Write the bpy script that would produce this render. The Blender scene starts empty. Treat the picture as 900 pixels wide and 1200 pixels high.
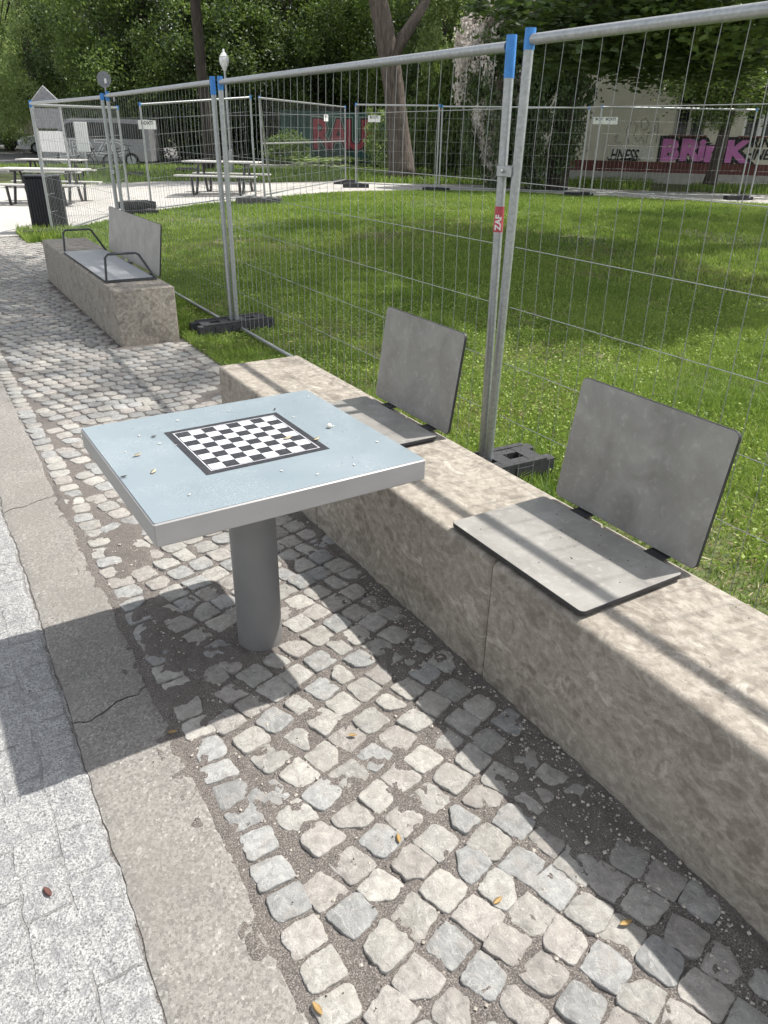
import bpy, math, random
import numpy as np
from mathutils import Vector, Matrix

random.seed(7)
RNG = np.random.default_rng(11)
scene = bpy.context.scene
COL = scene.collection
PI = math.pi

# ------------------------------------------------------------------ camera
F, PX, PY, EYE = 872.0, 450.0, 600.0, 1.62
def _c(x, y): return np.array([x - PX, y - PY, F])
_y = _c(-141, 145); _y /= np.linalg.norm(_y)
_n = _c(419, 2311); _n /= np.linalg.norm(_n)
_z = -(_n - _y * np.dot(_n, _y)); _z /= np.linalg.norm(_z)
_x = np.cross(_y, _z)
R = np.stack([_x, _y, _z])
CAM = np.array([0, 0, EYE])
cd = bpy.data.cameras.new('camera'); cam = bpy.data.objects.new('camera', cd); COL.objects.link(cam)
M = Matrix.Identity(4)
for i in range(3):
    M[i][0] = R[i, 0]; M[i][1] = -R[i, 1]; M[i][2] = -R[i, 2]; M[i][3] = CAM[i]
cam.matrix_world = M
cd.sensor_fit = 'HORIZONTAL'; cd.sensor_width = 36; cd.lens = 36 * F / 900
cd.clip_start = 0.05; cd.clip_end = 600
scene.camera = cam

def ray(px, py): return R @ _c(px, py)
def S(a, b, t):
    u = np.clip((np.asarray(t, float) - a) / (b - a), 0, 1); return u * u * (3 - 2 * u)
def G(x, y):                       # height of the ground
    r = np.hypot(x, y)
    return .2 * S(3, 9, x) * S(8, 14, r) * (1 - S(26, 36, y))
def gnd(px, py, up=0.0):           # where a sight line meets the ground
    z = up; r = ray(px, py)
    for _ in range(40):
        P = CAM + r * ((z - EYE) / r[2]); z = .7 * z + .3 * (float(G(P[0], P[1])) + up)
    return P
def at(px, py, D):                 # the point at horizontal distance D along a sight line
    r = ray(px, py); return CAM + r * D / math.hypot(r[0], r[1])
def in_view(x, y, z, m=120):
    v = R.T @ (np.stack([x, y, z]) - CAM[:, None])
    w = np.maximum(v[2], 1e-3); px = PX + F * v[0] / w; py = PY + F * v[1] / w
    return (v[2] > .1) & (px > -m) & (px < 900 + m) & (py > -m) & (py < 1200 + m)

# ------------------------------------------------------------------ noise
def _h(ix, iy, s):
    n = (ix * 374761393 + iy * 668265263 + s * 1442695041) & 0xffffffff
    n = ((n ^ (n >> 13)) * 1274126177) & 0xffffffff
    return ((n ^ (n >> 16)) & 0xffff) / 65535.0
def vnoise(x, y, s=0):
    x = np.asarray(x, float); y = np.asarray(y, float)
    ix = np.floor(x).astype(np.int64); iy = np.floor(y).astype(np.int64)
    fx = x - ix; fy = y - iy; fx = fx * fx * (3 - 2 * fx); fy = fy * fy * (3 - 2 * fy)
    a = _h(ix, iy, s); b = _h(ix + 1, iy, s); c = _h(ix, iy + 1, s); d = _h(ix + 1, iy + 1, s)
    return (a * (1 - fx) + b * fx) * (1 - fy) + (c * (1 - fx) + d * fx) * fy
def fbm(x, y, s=0, o=4):
    t = 0; a = .5; n = 0
    for k in range(o):
        t = t + a * vnoise(np.asarray(x) * 2 ** k, np.asarray(y) * 2 ** k, s + k * 17); n += a; a *= .5
    return t / n

# ------------------------------------------------------------------ materials
class NT:
    def __init__(s, name):
        s.m = bpy.data.materials.new(name); s.m.use_nodes = True
        s.t = s.m.node_tree; s.n = s.t.nodes; s.b = s.n['Principled BSDF']; s.out = s.n['Material Output']
        g = s.n.new('ShaderNodeNewGeometry'); s.pos = g.outputs['Position']
    def new(s, k): return s.n.new('ShaderNode' + k)
    def link(s, a, b): s.t.links.new(a, b)
    def put(s, sock, v):
        if hasattr(v, 'links'): s.link(v, sock)
        elif isinstance(v, (tuple, list)) and len(v) == 3 and sock.type == 'RGBA': sock.default_value = (*v, 1)
        else: sock.default_value = v
    def obj(s): return s.new('TexCoord').outputs['Object']
    def mapping(s, vec, scale=(1, 1, 1), rot=(0, 0, 0)):
        k = s.new('Mapping'); s.link(vec, k.inputs[0]); k.inputs['Scale'].default_value = scale; k.inputs['Rotation'].default_value = rot
        return k.outputs[0]
    def noise(s, scale, detail=4, vec=None, rough=.55, dist=0):
        k = s.new('TexNoise'); s.link(vec or s.pos, k.inputs['Vector']); k.inputs['Scale'].default_value = scale
        k.inputs['Detail'].default_value = detail; k.inputs['Roughness'].default_value = rough; k.inputs['Distortion'].default_value = dist
        return k.outputs['Fac']
    def voro(s, scale, vec=None, feat='F1', out='Distance', rnd=1):
        k = s.new('TexVoronoi'); s.link(vec or s.pos, k.inputs['Vector']); k.feature = feat; k.inputs['Scale'].default_value = scale
        k.inputs['Randomness'].default_value = rnd
        return k.outputs[out]
    def ramp(s, v, stops):
        k = s.new('ValToRGB'); s.link(v, k.inputs[0]); e = k.color_ramp.elements
        while len(e) < len(stops): e.new(.5)
        for q, (p, c) in zip(e, stops):
            q.position = p; q.color = (*c, 1) if isinstance(c, (tuple, list)) else (c, c, c, 1)
        return k.outputs[0]
    def mix(s, f, a, b, mode='MIX'):
        k = s.new('Mix'); k.data_type = 'RGBA'; k.blend_type = mode
        s.put(k.inputs[0], f); s.put(k.inputs[6], a); s.put(k.inputs[7], b)
        return k.outputs[2]
    def math(s, op, a, b=0.0):
        k = s.new('Math'); k.operation = op; s.put(k.inputs[0], a); s.put(k.inputs[1], b); return k.outputs[0]
    def attr(s, name, out='Color'):
        k = s.new('Attribute'); k.attribute_name = name; return k.outputs[out]
    def bump(s, h, strength=.3, dist=.01):
        k = s.new('Bump'); s.link(h, k.inputs['Height']); k.inputs['Strength'].default_value = strength; k.inputs['Distance'].default_value = dist
        s.link(k.outputs[0], s.b.inputs['Normal'])
    def done(s, col, rough=.7, metal=0.0, spec=.5):
        s.put(s.b.inputs['Base Color'], col); s.put(s.b.inputs['Roughness'], rough); s.put(s.b.inputs['Metallic'], metal)
        s.b.inputs['Specular IOR Level'].default_value = spec
        return s.m

def plain(name, c, rough=.6, metal=0.0, var=.25, scale=14, spec=.5, bump=0.0):
    n = NT(name); v = n.noise(scale, 5)
    lo = tuple(x * (1 - var) for x in c); hi = tuple(min(1, x * (1 + var)) for x in c)
    col = n.ramp(v, [(.3, lo), (.7, hi)])
    if bump: n.bump(n.noise(scale * 6, 3), bump, .004)
    return n.done(col, rough, metal, spec)

MAT = {}
def build_materials():
    n = NT('concrete_cast')
    mp = n.mapping(n.pos, (1, .72, 1.0), (.7, .15, 0))
    v1 = n.noise(9.5, 8, mp, .62, .8)
    v2 = n.noise(38, 4, n.mapping(n.pos, (1, .8, 1.0), (.7, 0, 0)), .62, .15)
    v3 = n.noise(1.7, 4)
    v4 = n.noise(260, 3, None, .7)
    c = n.ramp(v1, [(.34, (.155, .134, .11)), (.44, (.178, .155, .127)), (.472, (.265, .236, .197)), (.52, (.29, .26, .22)), (.555, (.215, .19, .157)), (.61, (.24, .214, .179)), (.65, (.385, .355, .303))])
    c = n.mix(.26, c, n.ramp(v2, [(.40, (.13, .11, .09)), (.47, (.26, .23, .19)), (.53, (.31, .278, .234)), (.60, (.5, .465, .405))]))
    c = n.mix(n.ramp(v3, [(.45, 0.0), (.75, .3)]), c, (.40, .365, .31))
    c = n.mix(1, c, n.ramp(v4, [(.3, (.86, .86, .86)), (.5, (1.0, 1.0, 1.0)), (.7, (1.13, 1.13, 1.13))]), 'MULTIPLY')
    pit = n.ramp(n.voro(70), [(.06, 0.0), (.12, 1.0)])
    pm = n.ramp(n.noise(7, 2), [(.52, 0.0), (.62, 1.0)])
    c = n.mix(n.math('MULTIPLY', n.math('SUBTRACT', 1.0, pit), pm), c, (.12, .105, .09))
    n.bump(n.math('ADD', n.math('MULTIPLY', v2, .3), n.math('MULTIPLY', v4, .6)), .25, .003)
    MAT['concrete'] = n.done(c, .85)

    n = NT('stone_sett')
    t = n.attr('tint')
    v = n.noise(34, 6, None, .65, .6)
    c = n.mix(1, t, n.ramp(v, [(.3, (.66, .65, .64)), (.5, (.97, .97, .97)), (.72, (1.3, 1.29, 1.26))]), 'MULTIPLY')
    vein = n.ramp(n.noise(22, 5, n.mapping(n.pos, (1, .35, 1), (0, 0, .6)), .6, 1.2), [(.485, 0.0), (.5, .5), (.515, 0.0)])
    c = n.mix(vein, c, (.5, .48, .45))
    sp = n.ramp(n.noise(300, 3, None, .7), [(.34, 1.0), (.43, 0.0)])
    c = n.mix(n.math('MULTIPLY', sp, .6), c, (.09, .085, .08))
    dust = n.ramp(n.noise(15, 5, None, .7), [(.5, 0.0), (.66, .5)])
    c = n.mix(dust, c, (.27, .245, .218))
    n.bump(n.math('ADD', v, n.math('MULTIPLY', n.noise(140, 4, None, .7), .6)), .75, .007)
    MAT['stone'] = n.done(c, .8)

    n = NT('joint_sand')
    soil = n.attr('soil')
    v = n.noise(60, 5)
    c = n.ramp(n.noise(260, 4, None, .75), [(.34, (.042, .036, .033)), (.48, (.105, .092, .083)), (.59, (.235, .212, .192)), (.69, (.48, .45, .42))])
    c = n.mix(n.ramp(v, [(.4, 0.0), (.7, .5)]), c, (.115, .10, .09))
    c = n.mix(soil, c, n.ramp(n.noise(380, 3), [(.35, (.075, .066, .06)), (.56, (.135, .118, .107)), (.68, (.3, .275, .25))]))
    n.bump(n.noise(420, 3), .8, .004)
    MAT['sand'] = n.done(c, .95)

    n = NT('granite_rough')
    d = n.noise(5, 3)
    k = n.new('TexBrick'); n.link(n.mapping(n.mix(.03, n.pos, n.noise(9, 3), 'ADD'), (1, 1, 1), (0, 0, PI / 2)), k.inputs['Vector'])
    k.inputs['Scale'].default_value = 1; k.inputs['Brick Width'].default_value = .15; k.inputs['Row Height'].default_value = .105
    k.inputs['Mortar Size'].default_value = .004; k.inputs['Mortar Smooth'].default_value = .4
    jm = n.math('MULTIPLY', k.outputs['Fac'], n.ramp(n.noise(7, 4), [(.4, 0.0), (.62, .5)]))
    sp = n.noise(190, 6, None, .8)
    c = n.ramp(sp, [(.36, (.045, .045, .05)), (.44, (.19, .19, .19)), (.51, (.35, .35, .343)), (.66, (.52, .52, .51))])
    c = n.mix(n.ramp(n.noise(24, 5, None, .7), [(.38, .7), (.52, 0.0)]), c, (.2, .2, .205))
    c = n.mix(jm, c, (.13, .12, .11))
    h = n.math('ADD', n.math('MULTIPLY', n.noise(24, 5, None, .7), 1.2), n.math('MULTIPLY', n.noise(130, 4), .5))
    h = n.math('SUBTRACT', h, n.math('MULTIPLY', jm, .7))
    n.bump(h, 1.0, .014)
    MAT['granite'] = n.done(c, .85)

    n = NT('aggregate_strip')
    c = n.ramp(n.noise(330, 3, None, .7), [(.3, (.11, .103, .096)), (.46, (.25, .236, .218)), (.58, (.34, .322, .297)), (.72, (.56, .54, .51))])
    k2 = n.ramp(n.voro(150, None, 'F1', 'Color'), [(.2, (.11, .104, .098)), (.5, (.235, .222, .208)), (.8, (.31, .295, .275)), (.95, (.54, .52, .49))])
    c = n.mix(.6, c, k2)
    c = n.mix(n.ramp(n.noise(4, 4), [(.45, 0.0), (.75, .25)]), c, (.345, .325, .29))
    c = n.mix(n.ramp(n.noise(2.2, 4), [(.42, 0.0), (.6, .45)]), c, (.2, .185, .17))
    n.bump(n.noise(300, 3), .6, .004)
    MAT['strip'] = n.done(n.mix(1, c, (.86, .86, .85), 'MULTIPLY'), .9)

    n = NT('laminate_stone')
    c = n.ramp(n.noise(7, 6, None, .6, .6), [(.3, (.195, .187, .172)), (.5, (.25, .241, .223)), (.72, (.315, .305, .282))])
    c = n.mix(n.ramp(n.noise(40, 4), [(.55, 0.0), (.75, .3)]), c, (.5, .49, .46))
    MAT['hpl'] = n.done(c, .42)
    n = NT('laminate_speckled')
    c = n.ramp(n.noise(120, 4, None, .7), [(.38, (.16, .17, .18)), (.5, (.33, .34, .35)), (.64, (.6, .61, .62))])
    MAT['hpl_speck'] = n.done(c, .45)
    MAT['black'] = plain('black_steel', (.022, .022, .024), .5)
    MAT['armrest'] = plain('anthracite_tube', (.06, .062, .066), .45, .3)
    n = NT('table_edge_steel')
    c = n.ramp(n.noise(5, 5, n.mapping(n.pos, (1, 1, 3))), [(.3, (.32, .311, .306)), (.7, (.36, .351, .346))])
    MAT['edge_steel'] = n.done(c, .5, .15)
    MAT['leg_grey'] = plain('leg_coating', (.185, .182, .18), .5, .1, .06, 8)
    n = NT('table_top_blue')
    v = n.noise(3.5, 4)
    c = n.ramp(v, [(.35, (.192, .234, .260)), (.7, (.222, .264, .290))])
    dirt = n.math('MULTIPLY', n.ramp(n.noise(300, 2), [(.58, 0.0), (.66, 1.0)]), n.ramp(n.noise(6, 3), [(.48, 0.0), (.62, .6)]))
    c = n.mix(dirt, c, (.5, .53, .53))
    n.link(n.ramp(n.noise(18, 4), [(.3, (.26, .26, .26)), (.7, (.42, .42, .42))]), n.b.inputs['Roughness'])
    r = n.b.inputs['Roughness'].links[0].from_socket
    MAT['table_blue'] = n.done(c, r)
    n = NT('board_black'); c = n.ramp(n.noise(90, 5, None, .7), [(.42, (.018, .018, .022)), (.62, (.035, .035, .04)), (.72, (.12, .12, .13))])
    MAT['board_black'] = n.done(c, .4)
    n = NT('board_white'); c = n.ramp(n.noise(110, 5, None, .75, .5), [(.32, (.2, .2, .23)), (.42, (.46, .46, .49)), (.6, (.6, .6, .63))])
    MAT['board_white'] = n.done(c, .42)

    MAT['galv'] = plain('galvanised_steel', (.40, .415, .42), .45, .75, .16, 60)
    MAT['wire'] = plain('galvanised_wire', (.31, .32, .32), .6, .25, .1, 40)
    MAT['blue_cap'] = plain('blue_paint', (.05, .24, .62), .5, 0, .15, 40)
    MAT['rubber'] = plain('recycled_rubber', (.035, .035, .038), .75, 0, .4, 50, bump=.3)
    MAT['foot_grey'] = plain('grey_rubber', (.12, .115, .115), .8, 0, .3, 40, bump=.3)
    MAT['red'] = plain('sticker_red', (.45, .07, .09), .5)
    MAT['white'] = plain('white_paint', (.78, .78, .77), .5, 0, .06)
    MAT['ink'] = plain('black_ink', (.015, .015, .015), .6)
    MAT['sign_back'] = plain('sign_back_grey', (.2, .205, .22), .55, .2)
    MAT['alu'] = plain('dull_aluminium', (.42, .43, .43), .5, .5)
    MAT['bin'] = plain('bin_slats', (.018, .018, .026), .5)
    MAT['bench_wood'] = plain('grey_table_boards', (.48, .47, .45), .55, 0, .15, 20)
    MAT['dark_steel'] = plain('dark_table_steel', (.05, .05, .052), .5, .3)
    MAT['cream'] = plain('cream_plaster', (.64, .60, .50), .9, 0, .1, 2, bump=.2)
    MAT['cream_fresh'] = plain('overpainted_plaster', (.68, .67, .61), .9, 0, .06, 2)
    MAT['plinth'] = plain('dark_red_plinth', (.14, .05, .042), .85, 0, .25, 4)
    MAT['kerb'] = plain('pale_kerb_concrete', (.42, .40, .37), .9, 0, .15, 8)
    MAT['glass'] = plain('dark_glass', (.015, .018, .02), .06, 0, .1)
    MAT['magenta'] = plain('magenta_spray', (.62, .2, .5), .7, 0, .12, 4)
    MAT['pink_light'] = plain('pink_spray', (.6, .32, .42), .7)
    MAT['wall_green'] = plain('painted_wall_green', (.035, .09, .075), .85, 0, .5, 1.2)
    MAT['maroon'] = plain('maroon_spray', (.38, .065, .085), .7, 0, .15, 4)
    MAT['pale_line'] = plain('pale_outline', (.26, .32, .27), .7)
    MAT['bark'] = bark('bark_grey_brown', (.06, .048, .04), (.16, .13, .108))
    MAT['bark_dark'] = bark('bark_dark', (.035, .028, .023), (.085, .07, .058))
    MAT['asphalt'] = plain('asphalt', (.14, .135, .135), .9, 0, .2, 3)
    MAT['tyre'] = plain('tyre_rubber', (.02, .02, .02), .8)
    MAT['car_blue'] = plain('dark_blue_car_paint', (.012, .018, .04), .25, .2)
    MAT['car_white'] = plain('white_car_paint', (.7, .7, .7), .25)
    MAT['van_grey'] = plain('grey_van_paint', (.26, .26, .27), .35, .2)
    MAT['lamp_glass'] = plain('milky_lamp_glass', (.75, .75, .74), .3)
    MAT['beige_wall'] = plain('beige_rendered_wall', (.42, .36, .29), .9, 0, .12, 1)
    MAT['tile'] = plain('roof_tile', (.25, .1, .07), .85)
    MAT['leaf_dry'] = plain('dry_leaf', (.34, .22, .085), .8)
    MAT['leaf_brown'] = plain('brown_leaf', (.12, .05, .04), .8)
    MAT['petal'] = plain('pale_petal', (.72, .68, .58), .7)
    MAT['straw'] = plain('straw_twig', (.42, .36, .24), .8)
    MAT['speck'] = plain('dark_speck', (.03, .025, .02), .9)
    MAT['pebble'] = plain('pale_pebble', (.42, .38, .33), .8, 0, .35, 90)
    MAT['rust'] = plain('rust_stain', (.35, .14, .05), .9)

    n = NT('pale_plaza_setts')
    k = n.new('TexBrick'); n.link(n.mapping(n.pos, (1, 1, 1), (0, 0, .35)), k.inputs['Vector'])
    k.inputs['Scale'].default_value = 1; k.inputs['Brick Width'].default_value = .2; k.inputs['Row Height'].default_value = .11
    k.inputs['Mortar Size'].default_value = .008; k.inputs['Color1'].default_value = (.50, .48, .45, 1); k.inputs['Color2'].default_value = (.4, .385, .36, 1); k.inputs['Mortar'].default_value = (.24, .22, .2, 1)
    c = n.mix(n.ramp(n.noise(.7, 5), [(.4, 0.0), (.75, .5)]), k.outputs['Color'], (.36, .34, .31))
    MAT['plaza'] = n.done(c, .85)
    MAT['path'] = plain('pale_gravel_path', (.42, .40, .37), .9, 0, .2, 3)

    n = NT('lawn_soil')
    v = n.noise(1.2, 5)
    c = n.ramp(n.noise(30, 5), [(.35, (.05, .075, .02)), (.55, (.085, .11, .03)), (.7, (.16, .145, .075))])
    c = n.mix(n.ramp(v, [(.55, 0.0), (.68, .75)]), c, n.ramp(n.noise(80, 3), [(.4, (.13, .10, .07)), (.65, (.3, .25, .19))]))
    n.bump(n.noise(60, 3), .5, .02)
    MAT['lawn'] = n.done(c, .95)
    n = NT('wood_floor')
    c = n.ramp(n.noise(3, 5), [(.35, (.04, .05, .018)), (.55, (.08, .085, .03)), (.7, (.13, .10, .06))])
    MAT['earth'] = n.done(c, .95)

    for nm, a, b, tr in (('grass', (.09, .185, .032), (.40, .49, .115), .38), ('leaf_deep', (.014, .026, .012), (.045, .065, .03), .2),
                         ('leaf_dark', (.036, .062, .03), (.13, .18, .08), .34),
                         ('leaf_mid', (.06, .105, .032), (.21, .28, .085), .38), ('leaf_light', (.17, .25, .08), (.46, .54, .24), .45),
                         ('leaf_silver', (.16, .2, .12), (.3, .35, .22), .3), ('blossom', (.62, .55, .51), (.88, .84, .8), .35), ('straw_blade', (.25, .2, .11), (.42, .36, .22), .2)):
        n = NT(nm); c = n.mix(n.attr('tint', 'Fac'), a, b)
        n.done(c, .5, 0, .35)
        t = n.new('BsdfTranslucent'); n.link(n.mix(.5, c, (.2, .3, .03)) if nm not in ('blossom', 'straw_blade') else c, t.inputs['Color'])
        m = n.new('MixShader'); m.inputs[0].default_value = tr
        n.link(n.b.outputs[0], m.inputs[1]); n.link(t.outputs[0], m.inputs[2]); n.link(m.outputs[0], n.out.inputs['Surface'])
        MAT[nm] = n.m

def bark(name, a, b):
    n = NT(name); v = n.noise(5, 6, n.mapping(n.pos, (3, 3, .5)), .65, .6)
    n.bump(v, .8, .05)
    return n.done(n.ramp(v, [(.35, a), (.65, b)]), .95)

# ------------------------------------------------------------------ objects
def tag(o, label=None, cat=None, group=None, kind=None):
    if label: o['label'] = label
    if cat: o['category'] = cat
    if group: o['group'] = group
    if kind: o['kind'] = kind
    return o
def empty(name, loc, rz=0.0, label=None, cat=None, group=None):
    o = bpy.data.objects.new(name, None); COL.objects.link(o); o.empty_display_size = .1
    o.location = loc; o.rotation_euler = (0, 0, rz)
    return tag(o, label, cat, group)
def copy_tree(o, parent=None):
    c = o.copy(); COL.objects.link(c)
    if parent is not None: c.parent = parent
    for ch in list(o.children): copy_tree(ch, c)
    return c

class MB:
    def __init__(s): s.v = []; s.f = []; s.mi = []
    def add(s, vs, fs, mi=0, M=None):
        o = len(s.v)
        for p in vs:
            p = Vector(p)
            s.v.append(tuple(M @ p) if M is not None else tuple(p))
        for f in fs: s.f.append(tuple(o + i for i in f)); s.mi.append(mi)
        return s
    def box(s, c, d, mi=0, M=None, b=0.0):
        x, y, z = d[0] / 2, d[1] / 2, d[2] / 2
        if b <= 0:
            vs = [(c[0] + i * x, c[1] + j * y, c[2] + k * z) for i in (-1, 1) for j in (-1, 1) for k in (-1, 1)]
            return s.add(vs, [(0, 1, 3, 2), (4, 6, 7, 5), (0, 4, 5, 1), (2, 3, 7, 6), (0, 2, 6, 4), (1, 5, 7, 3)], mi, M)
        b = min(b, x * .9, y * .9, z * .9); vs = []
        def oct_(X, Y, zz):
            k = b if abs(zz) < z else b
            return [(c[0] + a, c[1] + q, c[2] + zz) for a, q in ((-X + k, -Y), (X - k, -Y), (X, -Y + k), (X, Y - k), (X - k, Y), (-X + k, Y), (-X, Y - k), (-X, -Y + k))]
        for zz, q in ((-z, b), (-z + b, 0), (z - b, 0), (z, b)): vs += oct_(x - q, y - q, zz)
        fs = [tuple(range(7, -1, -1)), tuple(range(24, 32))]
        for l in range(3):
            for i in range(8): fs.append((l * 8 + i, l * 8 + (i + 1) % 8, l * 8 + 8 + (i + 1) % 8, l * 8 + 8 + i))
        return s.add(vs, fs, mi, M)
    def tube(s, pts, r, seg=8, mi=0, caps=True, closed=False):
        pts = [Vector(p) for p in pts]; n = len(pts); rs = r if isinstance(r, (list, tuple)) else [r] * n
        vs = []; up = None
        for i, p in enumerate(pts):
            if closed: d = pts[(i + 1) % n] - pts[i - 1]
            else: d = pts[min(i + 1, n - 1)] - pts[max(i - 1, 0)]
            d.normalize()
            if up is None: up = Vector((0, 0, 1)) if abs(d.z) < .9 else Vector((1, 0, 0))
            u = d.cross(up)
            if u.length < 1e-4: u = d.cross(Vector((0, 1, 0)))
            u.normalize(); w = u.cross(d); w.normalize(); up = w
            for k in range(seg):
                a = 2 * PI * k / seg; vs.append(p + (u * math.cos(a) + w * math.sin(a)) * rs[i])
        fs = []
        for i in range(n if closed else n - 1):
            for k in range(seg):
                a = i * seg + k; b = i * seg + (k + 1) % seg; j = ((i + 1) % n) * seg
                fs.append((a, b, j + (k + 1) % seg, j + k))
        if caps and not closed:
            fs.append(tuple(range(seg - 1, -1, -1))); fs.append(tuple((n - 1) * seg + k for k in range(seg)))
        return s.add(vs, fs, mi)
    def prism(s, poly, d, M=None, mi=0, mi_side=None, ch=0.0):
        # polygon in local XY extruded from z=0 to d, optional chamfer on top
        n = len(poly); cx = sum(p[0] for p in poly) / n; cy = sum(p[1] for p in poly) / n
        def ins(k):
            out = []
            for i in range(n):
                a, b, c = Vector(poly[i - 1]), Vector(poly[i]), Vector(poly[(i + 1) % n])
                e1 = (b - a).normalized(); e2 = (c - b).normalized()
                nn = Vector((-e1.y - e2.y, e1.x + e2.x))
                if nn.length < 1e-6: nn = Vector((-e1.y, e1.x))
                nn.normalize(); out.append(tuple(b + nn * k))
            return out
        ms = mi if mi_side is None else mi_side
        rings = [(poly, 0.0), (poly, d - ch)] + ([(ins(ch), d)] if ch else [])
        if not ch: rings[1] = (poly, d)
        vs = [(p[0], p[1], z) for pl, z in rings for p in pl]
        s.add(vs, [tuple(range(n - 1, -1, -1))], ms, M)
        o = len(s.v) - len(vs)
        for l in range(len(rings) - 1):
            for i in range(n):
                s.f.append((o + l * n + i, o + l * n + (i + 1) % n, o + (l + 1) * n + (i + 1) % n, o + (l + 1) * n + i)); s.mi.append(ms)
        s.f.append(tuple(o + (len(rings) - 1) * n + i for i in range(n))); s.mi.append(mi)
        return s
    def lathe(s, prof, c=(0, 0, 0), seg=20, mi=0):
        vs = [(c[0] + r * math.cos(2 * PI * k / seg), c[1] + r * math.sin(2 * PI * k / seg), c[2] + z) for r, z in prof for k in range(seg)]
        fs = [(i * seg + k, i * seg + (k + 1) % seg, (i + 1) * seg + (k + 1) % seg, (i + 1) * seg + k) for i in range(len(prof) - 1) for k in range(seg)]
        fs += [tuple(range(seg - 1, -1, -1)), tuple((len(prof) - 1) * seg + k for k in range(seg))]
        return s.add(vs, fs, mi)
    def build(s, name, mats, parent=None, smooth=False):
        me = bpy.data.meshes.new(name); me.from_pydata(s.v, [], s.f); me.update()
        mats = mats if isinstance(mats, (list, tuple)) else [mats]
        for m in mats: me.materials.append(MAT[m] if isinstance(m, str) else m)
        if len(mats) > 1: me.polygons.foreach_set('material_index', s.mi)
        if smooth: me.polygons.foreach_set('use_smooth', [True] * len(me.polygons))
        o = bpy.data.objects.new(name, me); COL.objects.link(o)
        if parent is not None: o.parent = parent
        if smooth == 'edge':
            me.set_sharp_from_angle(angle=math.radians(40))
        return o

def rrect(x0, y0, x1, y1, r, k=5):
    out = []
    for cx, cy, a0 in ((x1 - r, y0 + r, -PI / 2), (x1 - r, y1 - r, 0), (x0 + r, y1 - r, PI / 2), (x0 + r, y0 + r, PI)):
        for i in range(k + 1):
            a = a0 + PI / 2 * i / k; out.append((cx + r * math.cos(a), cy + r * math.sin(a)))
    return out

def fast_mesh(name, verts, faces, mat, tint=None, attr='tint', parent=None, smooth=False, color=None):
    """verts (n,3); faces (m,k) all with k corners"""
    me = bpy.data.meshes.new(name); n = len(verts); m, k = faces.shape
    me.vertices.add(n); me.vertices.foreach_set('co', np.asarray(verts, np.float32).ravel())
    me.loops.add(m * k); me.loops.foreach_set('vertex_index', faces.astype(np.int32).ravel())
    me.polygons.add(m); me.polygons.foreach_set('loop_start', np.arange(0, m * k, k, dtype=np.int32))
    try: me.polygons.foreach_set('loop_total', np.full(m, k, np.int32))
    except Exception: pass
    if smooth: me.polygons.foreach_set('use_smooth', np.ones(m, bool))
    me.update(calc_edges=True)
    if tint is not None:
        a = me.attributes.new(attr, 'FLOAT', 'POINT'); a.data.foreach_set('value', np.asarray(tint, np.float32))
    if color is not None:
        a = me.attributes.new('tint', 'FLOAT_COLOR', 'POINT'); a.data.foreach_set('color', np.asarray(color, np.float32).ravel())
    me.materials.append(MAT[mat] if isinstance(mat, str) else mat)
    o = bpy.data.objects.new(name, me); COL.objects.link(o)
    if parent is not None: o.parent = parent
    return o

def sheet(name, xs, ys, zf, mat, soil=None, smooth=True):
    X, Y = np.meshgrid(xs, ys); Z = zf(X, Y)
    V = np.stack([X, Y, Z], -1).reshape(-1, 3); nx = len(xs); ny = len(ys)
    i = np.arange(ny - 1)[:, None] * nx + np.arange(nx - 1)[None]
    Fc = np.stack([i, i + 1, i + nx + 1, i + nx], -1).reshape(-1, 4)
    return fast_mesh(name, V, Fc, mat, None if soil is None else soil(X, Y).ravel(), 'soil', None, smooth)

def text_part(name, body, size, M, mat, parent, offset=0.0, depth=.004, align='LEFT', shear=0.0, space=1.0):
    cu = bpy.data.curves.new(name, 'FONT'); cu.body = body; cu.size = size; cu.offset = offset; cu.extrude = depth; cu.align_x = align; cu.shear = shear
    cu.space_character = space; cu.resolution_u = 3
    t = bpy.data.objects.new('tmp', cu); COL.objects.link(t)
    dg = bpy.context.evaluated_depsgraph_get(); dg.update()
    me = bpy.data.meshes.new_from_object(t.evaluated_get(dg), depsgraph=dg)
    bpy.data.objects.remove(t); bpy.data.curves.remove(cu)
    me.transform(M); me.materials.clear(); me.materials.append(MAT[mat]); me.name = name
    o = bpy.data.objects.new(name, me); COL.objects.link(o); o.parent = parent
    return o

build_materials()

# ------------------------------------------------------------------ ground
BX0, BX1, BH = 1.316, 1.806, .45          # bench front, back, height
SAND_X = 1.84
def xs_(a, b, n): return np.linspace(a, b, n)
def build_ground():
    xs = np.concatenate([xs_(-60, -6, 19), xs_(-5, 30, 71), xs_(32, 160, 40)])
    ys = np.concatenate([xs_(-40, -3, 12), xs_(-2, 40, 85), xs_(43, 260, 50)])
    tag(sheet('ground', xs, ys, lambda x, y: G(x, y) - .07, 'earth'), kind='structure')
    # lawn: right of the pavers
    xs = np.concatenate([xs_(SAND_X, 9, 90), xs_(9.2, 34, 100)]); ys = np.concatenate([xs_(-4, 9, 110), xs_(9.2, 36, 110)])
    tag(sheet('lawn', xs, ys, lambda x, y: G(x, y) + .012 * fbm(x * 2.2, y * 2.2, 5) - .012 * (1 - S(SAND_X, 2.2, x)) , 'lawn'), kind='structure')

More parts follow.
